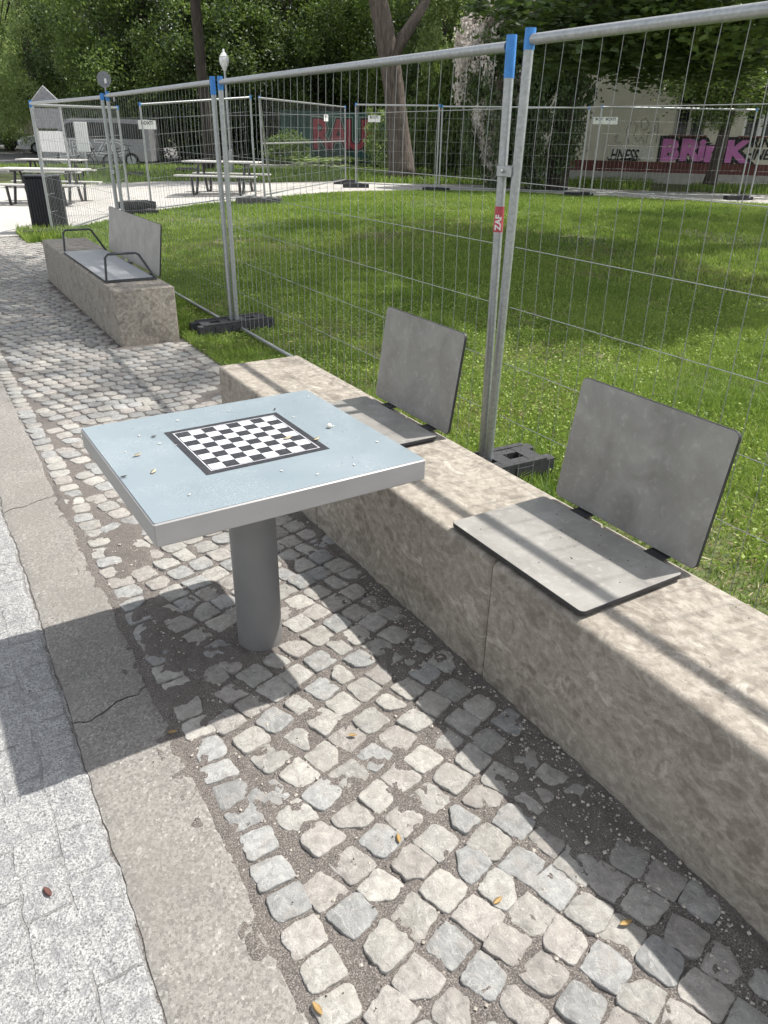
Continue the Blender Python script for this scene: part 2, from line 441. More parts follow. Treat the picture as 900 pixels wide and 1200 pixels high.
PATH_NEAR = [gnd(*p)[:2] for p in [(128, 258), (150, 254), (170, 250), (230, 241), (300, 235), (400, 226), (500, 224), (600, 226), (700, 231), (800, 236), (900, 240)]]
PATH_FAR = [gnd(*p)[:2] for p in [(310, 215), (400, 213), (470, 216), (600, 218), (700, 222), (800, 226), (900, 229)]]
_d = PATH_NEAR[-1] - PATH_NEAR[-2]; PATH_NEAR.append(PATH_NEAR[-1] + _d * 6)
_d = PATH_FAR[-1] - PATH_FAR[-2]; PATH_FAR.append(PATH_FAR[-1] + _d * 5)
PATH_NEAR[0] = np.array([1.86, 14.2])
def resample(P, n):
    P = np.array(P); d = np.r_[0, np.cumsum(np.hypot(*np.diff(P, axis=0).T))]
    t = np.linspace(0, d[-1], n); return np.stack([np.interp(t, d, P[:, 0]), np.interp(t, d, P[:, 1])], 1)
PN = resample(PATH_NEAR, 200)
def on_lawn(x, y):                  # nearer than the path's near edge
    a = np.arctan2(x, y); an = np.arctan2(PN[:, 0], PN[:, 1]); rn = np.hypot(PN[:, 0], PN[:, 1])
    o = np.argsort(an); lim = np.interp(a, an[o], rn[o], left=0)
    return (np.hypot(x, y) < lim + .12 * (vnoise(x * 6, y * 6, 3) - .5)) & (x > SAND_X)

def strip_sheet(name, A, B, nx, zoff, mat):
    A = resample(A, nx); B = resample(B, nx); k = 8
    P = np.stack([A + (B - A) * j / (k - 1) for j in range(k)], 1)
    V = np.concatenate([P, (G(P[..., 0], P[..., 1]) + zoff)[..., None]], -1).reshape(-1, 3)
    i = np.arange(nx - 1)[:, None] * k + np.arange(k - 1)[None]
    return tag(fast_mesh(name, V, np.stack([i, i + 1, i + k + 1, i + k], -1).reshape(-1, 4), mat, smooth=True), kind='structure')

def soil_patch(x, y):               # dark earth lying over the setts
    n = fbm(x * 9, y * 9, 2) - .5
    b = lambda cx, cy, rx, ry: 1 - np.hypot((x - cx) / rx, (y - cy) / ry)
    m = np.maximum.reduce([b(.44, 2.28, .10, .2), b(.55, 2.02, .17, .16), b(.44, 1.93, .1, .1), b(1.2, 1.0, .12, .3), b(1.12, 1.2, .1, .14), b(1.16, 1.72, .09, .1), b(.36, 3.6, .05, .25), b(.5, 3.0, .12, .25), b(1.0, 1.93, .06, .06)])
    return S(.1, .7, m + n * 2.2) * (m > -.6)
def sand_z(x, y):
    n = fbm(x * 16, y * 16, 9) - .5
    n2 = fbm(x * 45, y * 45, 4, 3) - .5
    near = 1 - S(2.6, 4.2, y)
    edge = S(.06, 0, np.abs(x - .35)) * 0 + S(.10, 0, BX0 - x) * .006
    return -.0022 + near * (.019 * n + .012 * n2) + soil_patch(x, y) * .010 + edge - .012 * S(4, 7, y)

def build_setts():
    ysn = np.concatenate([np.arange(-1.6, -1.3, .05), np.arange(-1.3, 4.2, .0095), np.arange(4.25, 15.3, .06)])
    xsn = np.concatenate([np.arange(.29, 1.40, .009), np.arange(1.44, SAND_X + .05, .05)])
    tag(sheet('sand_bed', xsn, ysn, sand_z, 'sand', soil=lambda x, y: np.clip(soil_patch(x, y) + .4 * S(.09, 0, BX0 - x) * (x < BX0 + .02), 0, 1)), kind='structure')
    V = []; Fq = []; C = []; nv = 0
    pal = np.array([(.32, .312, .29), (.345, .333, .305), (.30, .302, .295), (.315, .297, .275), (.375, .36, .33), (.285, .288, .282), (.335, .326, .303), (.325, .304, .28)])
    def sett(cx, cy, a, w, h, lod):
        nonlocal nv
        top = RNG.normal(.0026, .0019); rad = RNG.uniform(.0, .22)
        if lod == 0: n = 28
        elif lod == 1: n = 16
        else: n = 8
        t = (np.arange(n) + .5) / n * 2 * PI
        p = 12 - rad * 28
        c, s_ = np.cos(t), np.sin(t)
        q = (np.abs(c) ** p + np.abs(s_) ** p) ** (-1 / p)
        ox, oy = c * q * w / 2, s_ * q * h / 2
        ox = ox + oy * RNG.normal(0, .035); oy = oy + ox * RNG.normal(0, .035)
        if lod < 2 and RNG.random() < .22:           # a broken corner
            ba = PI / 4 + PI / 2 * RNG.integers(4); dd = ox * math.cos(ba) + oy * math.sin(ba); lim = RNG.uniform(.30, .52) * w
            ex = np.maximum(0, dd - lim); ox = ox - ex * math.cos(ba); oy = oy - ex * math.sin(ba)
        ox = ox * (1 + oy / h * RNG.normal(0, .10)); oy = oy * (1 + ox / w * RNG.normal(0, .10))
        sd = RNG.uniform(0, 99)
        j = (vnoise(ox * 60 + sd, oy * 60, 1) - .5) * .0065 * (lod < 2) + (vnoise(ox * 170 + sd, oy * 170, 1) - .5) * .0045 * (lod == 0)
        k = 1 + j / (w / 2)
        ox, oy = ox * k, oy * k
        tx, ty = RNG.normal(0, .028, 2)
        rings = [(1.0, -.035), (1.0, -.0028), (.984, -.0007), (.95, 0)] if lod < 2 else [(1.0, -.03), (1.0, -.003), (.93, 0)]
        if lod == 0: rings += [(.55, .0012)]
        ca, sa = math.cos(a), math.sin(a)
        col = pal[RNG.integers(len(pal))] * RNG.uniform(.74, 1.03)
        for kk, (f, dz) in enumerate(rings):
            lx, ly = ox * f, oy * f
            z = top + dz + (lx * tx + ly * ty)
            if lod == 0 and kk >= 2: z = z + (fbm(lx * 40 + sd, ly * 40, 3, 3) - .5) * .005
            X = cx + lx * ca - ly * sa; Y = cy + lx * sa + ly * ca
            V.append(np.stack([X, Y, z + 0 * X], 1))
        m = len(rings)
        V.append(np.array([[cx, cy, top + .0015]]))
        i = np.arange(n); i2 = (i + 1) % n
        for kk in range(m - 1):
            Fq.append(np.stack([nv + kk * n + i, nv + kk * n + i2, nv + (kk + 1) * n + i2, nv + (kk + 1) * n + i], 1))
        ctr = nv + m * n
        b = nv + (m - 1) * n
        Fq.append(np.stack([b + i[::2], b + i2[::2], b + (i[::2] + 2) % n, np.full(n // 2, ctr)], 1))
        C.append(np.tile(np.r_[col, 1.0], (m * n + 1, 1))); nv += m * n + 1
    # the straight border course along the strip
    y = -1.3
    while y < 15.2:
        L = RNG.uniform(.082, .108)
        lod = 0 if y < 2.8 else (1 if y < 5 else 2)
        sett(.403 + RNG.normal(0, .003) + .02 * math.sin(y * .8), y + L / 2, RNG.normal(0, .04), 0.09 + RNG.normal(0, .005), L - .011, lod)
        y += L
    # field
    P = .1
    for i in range(-40, 190):
        for j in range(-190, 190):
            u, v = i * P, j * P
            a = math.radians(17)
            x = u * math.cos(a) - v * math.sin(a) + .2; y = u * math.sin(a) + v * math.cos(a) + 1.0
            if not (-.6 < x < 2.2 and -1.3 < y < 15.4): continue
            # gentle waves of the laid courses
            wx = x + .05 * (fbm(x * .8, y * .8, 21, 2) - .5); wy = y + .16 * math.sin(x * 2.6 + .4) * S(1.5, 5, y) + .12 * (fbm(x * .9 + 9, y * .9, 22, 2) - .5)
            aa = a + math.atan(.16 * 2.6 * math.cos(x * 2.6 + .4) * float(S(1.5, 5, y))) * .8
            wx += RNG.normal(0, .004); wy += RNG.normal(0, .004)
            lim = BX0 - .035
            if 4.0 < wy < 6.35: lim = 1.75 + .02 * math.sin(wy * 5)
            if wy > 9.95: lim = 1.72
            if wx < .482 + .02 * math.sin(wy * .8) or wx > lim: continue
            if 3.9 < wy < 4.0 and wx > BX0 - .05 or 6.3 < wy < 6.42 and wx > BX0 - .05: continue
            if math.hypot(wx - .76, wy - 2.075) < .1: continue
            lod = 0 if .3 < wy < 2.8 else (1 if wy < 5 else 2)
            w = RNG.uniform(.086, .0965); h = RNG.uniform(.084, .096)
            if lod == 0 and RNG.random() < .12: w *= .7
            sett(wx, wy, aa + RNG.normal(0, .05), w, h, lod)
    # right border course between the benches
    y = 4.05
    while y < 6.3:
        L = RNG.uniform(.085, .12); sett(1.79 + RNG.normal(0, .004), y + L / 2, RNG.normal(0, .04), .09, L - .014, 1); y += L
    o = fast_mesh('cobblestone_pavement', np.concatenate(V), np.concatenate(Fq), 'stone', color=np.concatenate(C), smooth=True)
    tag(o, kind='structure')

    # strip of worn concrete between the setts and the granite, in slabs parted by cracks
    def edge(x0, amp, sd): return lambda y: x0 + amp * (fbm(y * 5, y * 0, sd) - .5) + amp * .5 * (fbm(y * 30, y * 0, sd + 3) - .5)
    eL, eR = edge(.1, .022, 31), edge(.342, .022, 41)
    cuts = [-1.0, 1.98, 3.62, 6.4, 9.5, 12.4, 15.3]
    m = MB()
    for a, b in zip(cuts[:-1], cuts[1:]):
        nx, ny = 14, int((b - a) / .03) if b < 7 else 40
        V2 = np.zeros((ny + 1, nx + 1, 3))
        for r in range(ny + 1):
            for c in range(nx + 1):
                t = c / nx
                ya = a + .0035 + .07 * (t - .5) * (a > 0) + .03 * (vnoise(t * 5, a, 8) - .5) + .012 * (vnoise(t * 22, a, 9) - .5)
                yb = b - .0035 + .07 * (t - .5) + .03 * (vnoise(t * 5, b, 8) - .5) + .012 * (vnoise(t * 22, b, 9) - .5)
                y = ya + (yb - ya) * r / ny; x = eL(y) + (eR(y) - eL(y)) * t
                rim = min(t, 1 - t) < .01 or r in (0, ny)
                V2[r, c] = (x, y, .002 - .004 * rim + .003 * (fbm(x * 8, y * 8, 3, 2) - .5))
        V2 = V2.reshape(-1, 3)
        fs = [(r * (nx + 1) + c, r * (nx + 1) + c + 1, (r + 1) * (nx + 1) + c + 1, (r + 1) * (nx + 1) + c) for r in range(ny) for c in range(nx)]
        m.add(V2, fs)
    tag(m.build('concrete_strip', 'strip', None, True), kind='structure')
    # granite
    ysg = np.concatenate([np.arange(-1.2, 4.2, .012), np.arange(4.3, 14.6, .1)]); tt = np.concatenate([np.linspace(0, .55, 8), np.linspace(.6, 1, 44)])
    V3 = []
    for y in ysg:
        xr = eL(y) - .004 + .008 * (vnoise(np.array(y * 40.), 0, 6) - .5)
        V3.append(np.stack([-1.5 + (xr + 1.5) * tt, np.full(len(tt), y), np.zeros(len(tt))], 1))
    V3 = np.array(V3); X, Y = V3[..., 0], V3[..., 1]
    V3[..., 2] = .003 + .009 * (fbm(X * 14, Y * 14, 51) - .5) + .004 * (fbm(X * 60, Y * 60, 52, 2) - .5); V3[:, -1, 2] -= .008
    nx = len(tt); i = np.arange(len(ysg) - 1)[:, None] * nx + np.arange(nx - 1)[None]
    tag(fast_mesh('granite_paving', V3.reshape(-1, 3), np.stack([i, i + 1, i + nx + 1, i + nx], -1).reshape(-1, 4), 'granite', smooth=True), kind='structure')
    mb = MB(); mb.box((-.6, 6.9, -.030), (1.99, 16.5, .05)); tag(mb.build('bedding_layer', 'sand'), kind='structure')

def build_far_ground():
    # pale plaza beyond the setts and the path that leaves it
    A = [(-14, 14.5), (-14, 35)]
    right = [p for p in PATH_NEAR[:5]] + [gnd(310, 215)[:2], gnd(230, 213)[:2], gnd(140, 214)[:2], np.array([4.6, 27.5])]
    right = resample(right, 60)
    # as a fan of quads from the left edge
    left = np.stack([np.full(60, -14.0), np.linspace(14.2, 34, 60)], 1)
    P = np.stack([left + (right - left) * t for t in np.linspace(0, 1, 30)], 1)
    Z = G(P[..., 0], P[..., 1]) + .012
    V = np.concatenate([P, Z[..., None]], -1).reshape(-1, 3); k = 30; i = np.arange(59)[:, None] * k + np.arange(k - 1)[None]
    tag(fast_mesh('plaza', V, np.stack([i, i + 1, i + k + 1, i + k], -1).reshape(-1, 4), 'plaza', smooth=True), kind='structure')
    strip_sheet('path', PATH_NEAR[4:], PATH_FAR, 60, .016, 'path')
    # far footpath with a kerb in front of the shrubs
    a = [at(290, 191, 36)[:2], at(360, 188, 37)[:2], at(460, 188, 37)[:2]]
    V = []
    m = MB(); pts = [(p[0], p[1], .30) for p in a]
    for p, q in zip(pts[:-1], pts[1:]):
        d = Vector(q) - Vector(p); c = (Vector(p) + Vector(q)) / 2
        m.box((0, 0, 0), (d.length - .01, .5, .6), M=Matrix.Translation((c.x, c.y, 0)) @ Matrix.Rotation(math.atan2(d.y, d.x), 4, 'Z'))
    tag(m.build('kerb', 'kerb'), kind='structure')
    # road
    xs = np.linspace(-40, 40, 30); ys = np.linspace(34.2, 80, 30)
    V = []
    o = sheet('road', xs, ys, lambda x, y: .02 + .25 * S(40, 70, y) + 0 * x, 'asphalt'); tag(o, kind='structure')
    m = MB(); 
    for yy, z in ((34.0, .0),): m.box((-8, yy, z), (30, .3, .24))
    m.box((-6, 80.2, .25), (40, .3, .3)); tag(m.build('road_kerb', 'kerb'), kind='structure')

# ------------------------------------------------------------------ grass
def blades(P, h, w, lean, mat, name, tint, kind_label=None):
    n = len(P); a = RNG.uniform(0, 2 * PI, n); b = RNG.uniform(0, 2 * PI, n); l = np.abs(RNG.normal(0, lean, n)) * h
    dx, dy = np.cos(a) * w / 2, np.sin(a) * w / 2
    tip = np.stack([P[:, 0] + np.cos(b) * l, P[:, 1] + np.sin(b) * l, P[:, 2] + h], 1)
    mid = np.stack([P[:, 0] + np.cos(b) * l * .35, P[:, 1] + np.sin(b) * l * .35, P[:, 2] + h * .6], 1)
    o = np.stack([dx, dy, 0 * dx], 1)
    V = np.stack([P - o, P + o, mid + o * .8, tip, mid - o * .8], 1).reshape(-1, 3)
    i = np.arange(n)[:, None] * 5
    Fc = np.concatenate([i + np.array([[0, 1, 2, 4]]), i + np.array([[4, 2, 3, 3]])], 0)
    Fc = i + np.array([[0, 1, 2, 4]]); F2 = i + np.array([[4, 2, 3]])
    tri = np.concatenate([i + np.array([[0, 1, 2]]), i + np.array([[0, 2, 4]]), F2])
    return fast_mesh(name, V, tri, mat, np.repeat(tint, 5))

def leaves(P, L, W, mat, name, tint, parent=None, up=0.0, flat=1.0):
    n = len(P); d = RNG.normal(size=(n, 3)); d[:, 2] = d[:, 2] * flat - up; d /= np.linalg.norm(d, axis=1)[:, None]
    e = RNG.normal(size=(n, 3)); e[:, 2] *= flat; b = np.cross(d, e); b /= np.linalg.norm(b, axis=1)[:, None] + 1e-9
    nn = np.cross(d, b)
    L = np.broadcast_to(L, n)[:, None]; W = np.broadcast_to(W, n)[:, None]
    V = np.stack([P - d * L / 2, P + b * W / 2 - d * L * .1 + nn * W * .12, P + d * L / 2, P - b * W / 2 - d * L * .1 + nn * W * .12], 1).reshape(-1, 3)
    i = np.arange(n)[:, None] * 4
    return fast_mesh(name, V, np.concatenate([i + np.array([[0, 1, 2]]), i + np.array([[0, 2, 3]])]), mat, np.repeat(tint, 4), parent=parent)

def build_grass():
    def sample(n, x0, x1, y0, y1):
        x = RNG.uniform(x0, x1, n); y = RNG.uniform(y0, y1, n); z = G(x, y)
        k = on_lawn(x, y) & in_view(x, y, z, 140)
        return np.stack([x, y, z], 1)[k]
    def thin(P, thr):                       # bare dry spots
        b = fbm(P[:, 0] * .9, P[:, 1] * .9, 61)
        return P[RNG.random(len(P)) < np.clip((thr + .16 - b) / .16, .3, 1)]
    P = thin(sample(430000, 1.84, 7.5, -.6, 9.5), .6)
    h = RNG.uniform(.02, .06, len(P)) * (1 + .7 * S(.5, .7, fbm(P[:, 0] * 1.7, P[:, 1] * 1.7, 71)))
    t = np.clip(fbm(P[:, 0] * 1.3, P[:, 1] * 1.3, 81) * .9 + RNG.normal(0, .2, len(P)), 0, 1)
    tag(blades(P, h, RNG.uniform(.0035, .007, len(P)), .6, 'grass', 'lawn_grass', t), kind='stuff')
    P = thin(sample(420000, 1.84, 19, 5, 20), .6); P = P[np.hypot(P[:, 0], P[:, 1]) > 7.5]
    h = RNG.uniform(.03, .075, len(P)); t = np.clip(fbm(P[:, 0] * .7, P[:, 1] * .7, 82) * .9 + RNG.normal(0, .22, len(P)), 0, 1)
    tag(blades(P, h, RNG.uniform(.008, .017, len(P)), .6, 'grass', 'distant_lawn_grass', t), kind='stuff')
    P = sample(210000, 1.84, 8, -.2, 10); k = fbm(P[:, 0] * 1.6, P[:, 1] * 1.6, 91) > .43; P = P[k]; P[:, 2] += RNG.uniform(.015, .06, len(P))
    L = RNG.uniform(.009, .027, len(P))
    tag(leaves(P, L, L * .7, 'grass', 'clover_leaves', np.clip(RNG.normal(.58, .28, len(P)), 0, 1), flat=.4), kind='stuff')
    P = sample(130000, 1.84, 9, -.2, 12); P = P[RNG.random(len(P)) < .12 + .88 * S(.52, .62, fbm(P[:, 0] * 1.1, P[:, 1] * 1.1, 61))]; P[:, 2] += RNG.uniform(.005, .045, len(P))
    tag(leaves(P, RNG.uniform(.02, .06, len(P)), .006, 'straw_blade', 'dry_grass', RNG.random(len(P)), flat=.25), kind='stuff')
    # rough grass along the edges of bench, feet and pavers
    n = 9000; x = RNG.uniform(1.83, 2.2, n); y = RNG.uniform(3.9, 14.4, n); k = (RNG.random(n) < .25 + .75 * S(.45, .6, fbm(x * 3, y * 3, 5))); P = np.stack([x, y, 0 * x], 1)[k]
    tag(blades(P, RNG.uniform(.03, .10, len(P)), RNG.uniform(.003, .006, len(P)), .5, 'grass', 'edge_grass', np.clip(RNG.normal(.5, .3, len(P)), 0, 1)), kind='stuff')
    n = 2500; x = RNG.uniform(1.55, 2.4, n); y = RNG.uniform(13.3, 14.6, n); P = np.stack([x, y, 0 * x], 1)
    tag(blades(P, RNG.uniform(.06, .2, n), .012, .5, 'grass', 'bin_side_grass', np.clip(RNG.normal(.5, .3, n), 0, 1)), kind='stuff')
    # grass beyond the path
    n = 150000; x = RNG.uniform(4, 34, n); y = RNG.uniform(12, 40, n); r = np.hypot(x, y)
    fa = np.arctan2(x, y); FR = resample(PATH_FAR, 100); an = np.arctan2(FR[:, 0], FR[:, 1]); o = np.argsort(an)
    lim = np.interp(fa, an[o], np.hypot(FR[:, 0], FR[:, 1])[o], left=26)
    k = (r > lim + .2) & (r < 40) & in_view(x, y, 0 * x, 60) & (fbm(x * .5, y * .5, 7) > .4); P = np.stack([x, y, G(x, y) - .05], 1)[k]
    tag(blades(P, RNG.uniform(.08, .3, len(P)), RNG.uniform(.02, .045, len(P)), .5, 'grass', 'rough_grass', np.clip(RNG.normal(.4, .3, len(P)), 0, 1)), kind='stuff')

# ------------------------------------------------------------------ benches
def make_block(y0, y1, name, parent):
    m = MB(); r = .022; w = BX1 - BX0; prof = []
    for cx, cz, a0 in ((r, BH - r, PI), (w - r * .5, BH - r * .5, PI / 2)):
        rr = r if cx == r else r * .5
        for k in range(6):
            a = a0 - PI / 2 * k / 5; prof.append((cx + rr * math.cos(a), cz + rr * math.sin(a)))
    prof = [(0.0, -.12)] + prof + [(w, -.12)]
    n = len(prof); e = .008
    ys = [(y0, e), (y0 + e, 0), (y1 - e, 0), (y1, e)]
    vs = []
    for y, k in ys:
        for (px, pz) in prof:
            cx, cz = w / 2, BH / 2
            vs.append((px + (k if px < cx else -k), y, pz - (k if pz > BH * .6 else 0)))
    fs = [tuple(range(n)), tuple(3 * n + i for i in range(n - 1, -1, -1))]
    for l in range(3):
        for i in range(n): fs.append((l * n + i, (l + 1) * n + i, (l + 1) * n + (i + 1) % n, l * n + (i + 1) % n))
    m.add(vs, fs)
    return m.build(name, 'concrete', parent, 'edge')

def seat_unit(root, y0, y1, bx0, mat, label=None, brackets=2):
    # seat panel in root-local coordinates (root at the bench front edge)
    x0, x1 = .016, .425
    m = MB(); m.prism(rrect(x0, y0, x1, y1, .017), .013, M=Matrix.Translation((0, 0, .462)), mi=0, mi_side=1, ch=.0015)
    s = m.build('seat', [mat, 'black'], root)
    f = MB(); f.box(((x0 + x1) / 2, (y0 + y1) / 2, BH + .0055), (x1 - x0 - .03, y1 - y0 - .03, .0105)); f.build('seat_frame', 'black', s)
    # backrest leaning back
    B = Vector((.487, 0, .468)); T = Vector((.548, 0, .895)); u = (T - B); Lh = u.length; u.normalize(); nrm = Vector((0, 1, 0)).cross(u); 
    Mx = Matrix.Identity(4)
    fwd = Vector((-u.z, 0, u.x))                      # faces the path
    for i in range(3):
        Mx[i][0] = (0, -1, 0)[i]; Mx[i][1] = u[i]; Mx[i][2] = fwd[i]; Mx[i][3] = B[i]
    m = MB(); m.prism(rrect(-y1, 0, -y0, Lh, .02), .012, M=Mx, mi=0, mi_side=1, ch=.0015)
    b = m.build('backrest', ['hpl', 'black'], root)
    ln = y1 - y0
    spots = [y0 + .13, y1 - .15] if brackets == 2 else [y0 + ln * q for q in (.12, .5, .88)]
    for yy in spots:
        k = MB()
        k.box((.43, yy, BH + .0135), (.11, .068, .006)); 
        p0 = Vector((.484, 0, BH + .0135)); p1 = B + u * .12 - fwd * .004
        d = p1 - Vector((.492, 0, BH + .013)); c = (p1 + Vector((.492, 0, BH + .013))) / 2
        k.box((0, 0, 0), (.006, .066, d.length), M=Matrix.Translation((c.x, yy, c.z)) @ Matrix.Rotation(math.atan2(d.x, d.z), 4, 'Y'))
        k.build('bracket', 'black', b)
    return s, b

def build_benches():
    root = empty('concrete_bench', (BX0, 0, 0), 0, 'long concrete bench beside the chess table, with two small seats and grey backrests', 'bench')
    for y0, y1 in ((-2.18, -.952), (-.948, .278), (.282, 1.508), (1.512, 2.738), (2.742, 3.945)): make_block(y0, y1, 'bench_block', root)
    seat_unit(root, 1.142, 1.748, 0, 'hpl')
    seat_unit(root, 2.415, 3.03, 0, 'hpl')
    s = MB(); 
    far = empty('concrete_bench', (BX0, 0, 0), 0, 'concrete bench with one wide seat and two tube armrests, standing behind the chess table', 'bench')
    make_block(6.37, 9.88, 'bench_block', far)
    seat_unit(far, 6.74, 8.62, 0, 'hpl_speck', brackets=3)
    for yy in (6.75, 8.61):
        m = MB()
        m.tube([(.03, yy, .468), (.045, yy, .655), (.07, yy, .68), (.30, yy, .68), (.325, yy, .665), (.44, yy, .468), ], .0105, 8)
        m.box((.235, yy, .461), (.43, .028, .02))
        m.build('armrest', 'armrest', far, 'edge')

# ------------------------------------------------------------------ chess table
def build_table():
    W, D, T, Z = .823, .779, .066, .75
    root = empty('chess_table', (.7605, 2.073, 0), math.radians(1.4), 'square blue topped chess table on one thick grey leg', 'table')
    m = MB(); m.box((0, 0, Z - T / 2 - .001), (W, D, T), b=.0035)
    top = m.build('tabletop', 'edge_steel', root, 'edge')
    m = MB(); m.prism(rrect(-W / 2 + .0035, -D / 2 + .0035, W / 2 - .0035, D / 2 - .0035, .004, 2), .0022, M=Matrix.Translation((0, 0, Z - .0012)), ch=.0006)
    m.build('top_panel', 'table_blue', top)
    # board: black border, pale line, 64 squares
    bx, by = .395, .385
    m = MB(); z = Z + .0011
    def q(x0, y0, x1, y1, mi, dz=0.0): m.box(((x0 + x1) / 2, (y0 + y1) / 2, z + .0003 + dz / 2), (x1 - x0, y1 - y0, .0006 + dz), mi)
    q(-bx / 2, -by / 2, bx / 2, by / 2, 0)
    i0, i1 = bx / 2 - .022, by / 2 - .022
    for x0, y0, x1, y1 in ((-i0, -i1, i0, -i1 + .003), (-i0, i1 - .003, i0, i1), (-i0, -i1 + .003, -i0 + .003, i1 - .003), (i0 - .003, -i1 + .003, i0, i1 - .003)): q(x0, y0, x1, y1, 1, .0004)
    sx, sy = (i0 - .006) / 4, (i1 - .006) / 4
    for a in range(8):
        for b in range(8):
            if (a + b) % 2 == 0: q(-4 * sx + a * sx, -4 * sy + b * sy, -4 * sx + a * sx + sx, -4 * sy + b * sy + sy, 1, .0004)
    o = m.build('chessboard', ['board_black', 'board_white'], top); o.location = (0.003, .018, 0)
    m = MB(); m.lathe([(.0775, -.1), (.0775, Z - T - .014), (.0765, Z - T - .008)], seg=48); 
    m.build('leg', 'leg_grey', root, 'edge')
    m = MB(); m.box((0, 0, Z - T - .0045), (.3, .3, .007)); m.build('mounting_plate', 'dark_steel', root)

# ------------------------------------------------------------------ fences
def panel(p0, p1, label, group, h=2.0, lift=.06, mid=False, sign=None, caps=(True, True), r=.021, wr=.0015, lean=0.0, skew=(0, 0)):
    p0 = np.array(p0, float); p1 = np.array(p1, float)
    d = p1 - p0; L = math.hypot(d[0], d[1]); rz = math.atan2(d[1], d[0])
    root = empty('mesh_fence', (p0[0], p0[1], p0[2]), rz, label, 'fence', group)
    root.rotation_euler = (lean, 0, rz)
    dz = p1[2] - p0[2]
    zz = lambda x, z: z + dz * x / L
    for x, cap, sk in ((0, caps[0], skew[0]), (L, caps[1], skew[1])):
        m = MB(); m.tube([(x + sk, 0, zz(x, .02)), (x, 0, zz(x, h))], r, 12); po = m.build('post', 'galv', root, 'edge')
        if cap:
            hh = cap if isinstance(cap, float) else .065
            m = MB(); m.tube([(x + sk * hh / h, 0, zz(x, h - hh)), (x, 0, zz(x, h + .006))], r + .0015, 12); m.build('cap', 'blue_cap', po, 'edge')
    m = MB(); m.tube([(r, 0, zz(r, h - .035)), (L - r, 0, zz(L - r, h - .035))], r, 10); m.build('top_rail', 'galv', root, 'edge')
    m = MB(); m.tube([(r, 0, zz(r, lift)), (L - r, 0, zz(L - r, lift))], r * .72, 8); m.build('bottom_rail', 'galv', root, 'edge')
    if mid:
        m = MB(); m.tube([(r, 0, zz(r, mid)), (L - r, 0, zz(L - r, mid))], r * .8, 8); m.build('middle_rail', 'galv', root, 'edge')
    m = MB(); n = int(round(L / .1)); ph = random.random() * 9
    for k in range(1, n):
        x = L * k / n; w = .006 * math.sin(k * 1.7 + ph)
        m.tube([(x, 0, zz(x, lift)), (x + w, .004, zz(x, h * .45)), (x + w * 1.6, -.012, zz(x, h * .78)), (x, 0, zz(x, h - .05))], wr, 4, caps=False)
    k = 0
    z = .37
    while z < h - .2:
        m.tube([(r, .004, zz(r, z)), (L * .5, .006, zz(L * .5, z - .006)), (L - r, .004, zz(L - r, z))], wr * 1.1, 4, caps=False); z += .2665 if z < 1.4 else .285
    m.build('wire_mesh', 'wire', root)
    if sign:
        x, z = sign; m = MB(); m.box((x, -.012, zz(x, z)), (.36, .004, .16)); s = m.build('sign_plate', 'white', root)
        text_part('plate_text', 'BOXTI', .085, Matrix.Translation((x, -.0145, zz(x, z) + .005)) @ Matrix.Rotation(PI / 2, 4, 'X'), 'ink', s, offset=.002, depth=.0005, align='CENTER')
    return root

def make_foot(loc, rz, label, mat='rubber', L=.72, W=.23, Hh=.13, group='rubber fence feet'):
    root = empty('ballast_block', loc, rz, label, 'fence foot', group)
    m = MB()
    # a block with an open end channel, cross webs and a row of square sockets
    t = .028
    m.box((0, -W / 2 + t / 2, Hh * .5), (L - .1, t, Hh), b=.006); m.box((0, W / 2 - t / 2, Hh * .5), (L - .1, t, Hh), b=.006)
    for x in (-L / 2 + .035, L / 2 - .035):
        for s_ in (-1, 1): m.box((x - .002 * s_, s_ * (W / 2 - .032), Hh * .45), (.07, .062, Hh * .9), b=.006)
    xs = [-L * .42, -L * .3, -L * .17, -L * .06, L * .06, L * .17, L * .3, L * .42]
    for i in range(len(xs) - 1):
        a, b = xs[i], xs[i + 1]; c = (a + b) / 2
        if i % 2 == 0: m.box((c, 0, Hh * .5 - .004), (b - a - .001, W - 2 * t - .002, Hh - .012))
        else:
            for s_ in (-1, 1): m.box((c, s_ * (W / 2 - t - .028), Hh * .5 - .006), (b - a, .052, Hh - .012))
            m.box((c, 0, .02), (b - a, W - 2 * t - .11, .04))
    m.build('base_block', mat, root)
    for x in (-L * .22, 0, L * .22):
        m = MB(); m.box((x, -W / 2 - .003, Hh * .55), (.11, .008, Hh * .5), b=.003); m.build('rib', mat, root)
    return root

def make_clamp(loc, rz, label):
    root = empty('fence_clamp', loc, rz, label, 'clamp')
    m = MB(); m.box((0, -.026, 0), (.1, .008, .045), b=.003); m.box((0, .026, 0), (.1, .008, .045), b=.003); m.build('plate', 'alu', root)
    m = MB(); m.tube([(0, -.05, 0), (0, .045, 0)], .007, 8); m.tube([(0, -.042, 0), (0, -.03, 0)], .015, 6); m.build('bolt', 'alu', root, 'edge')

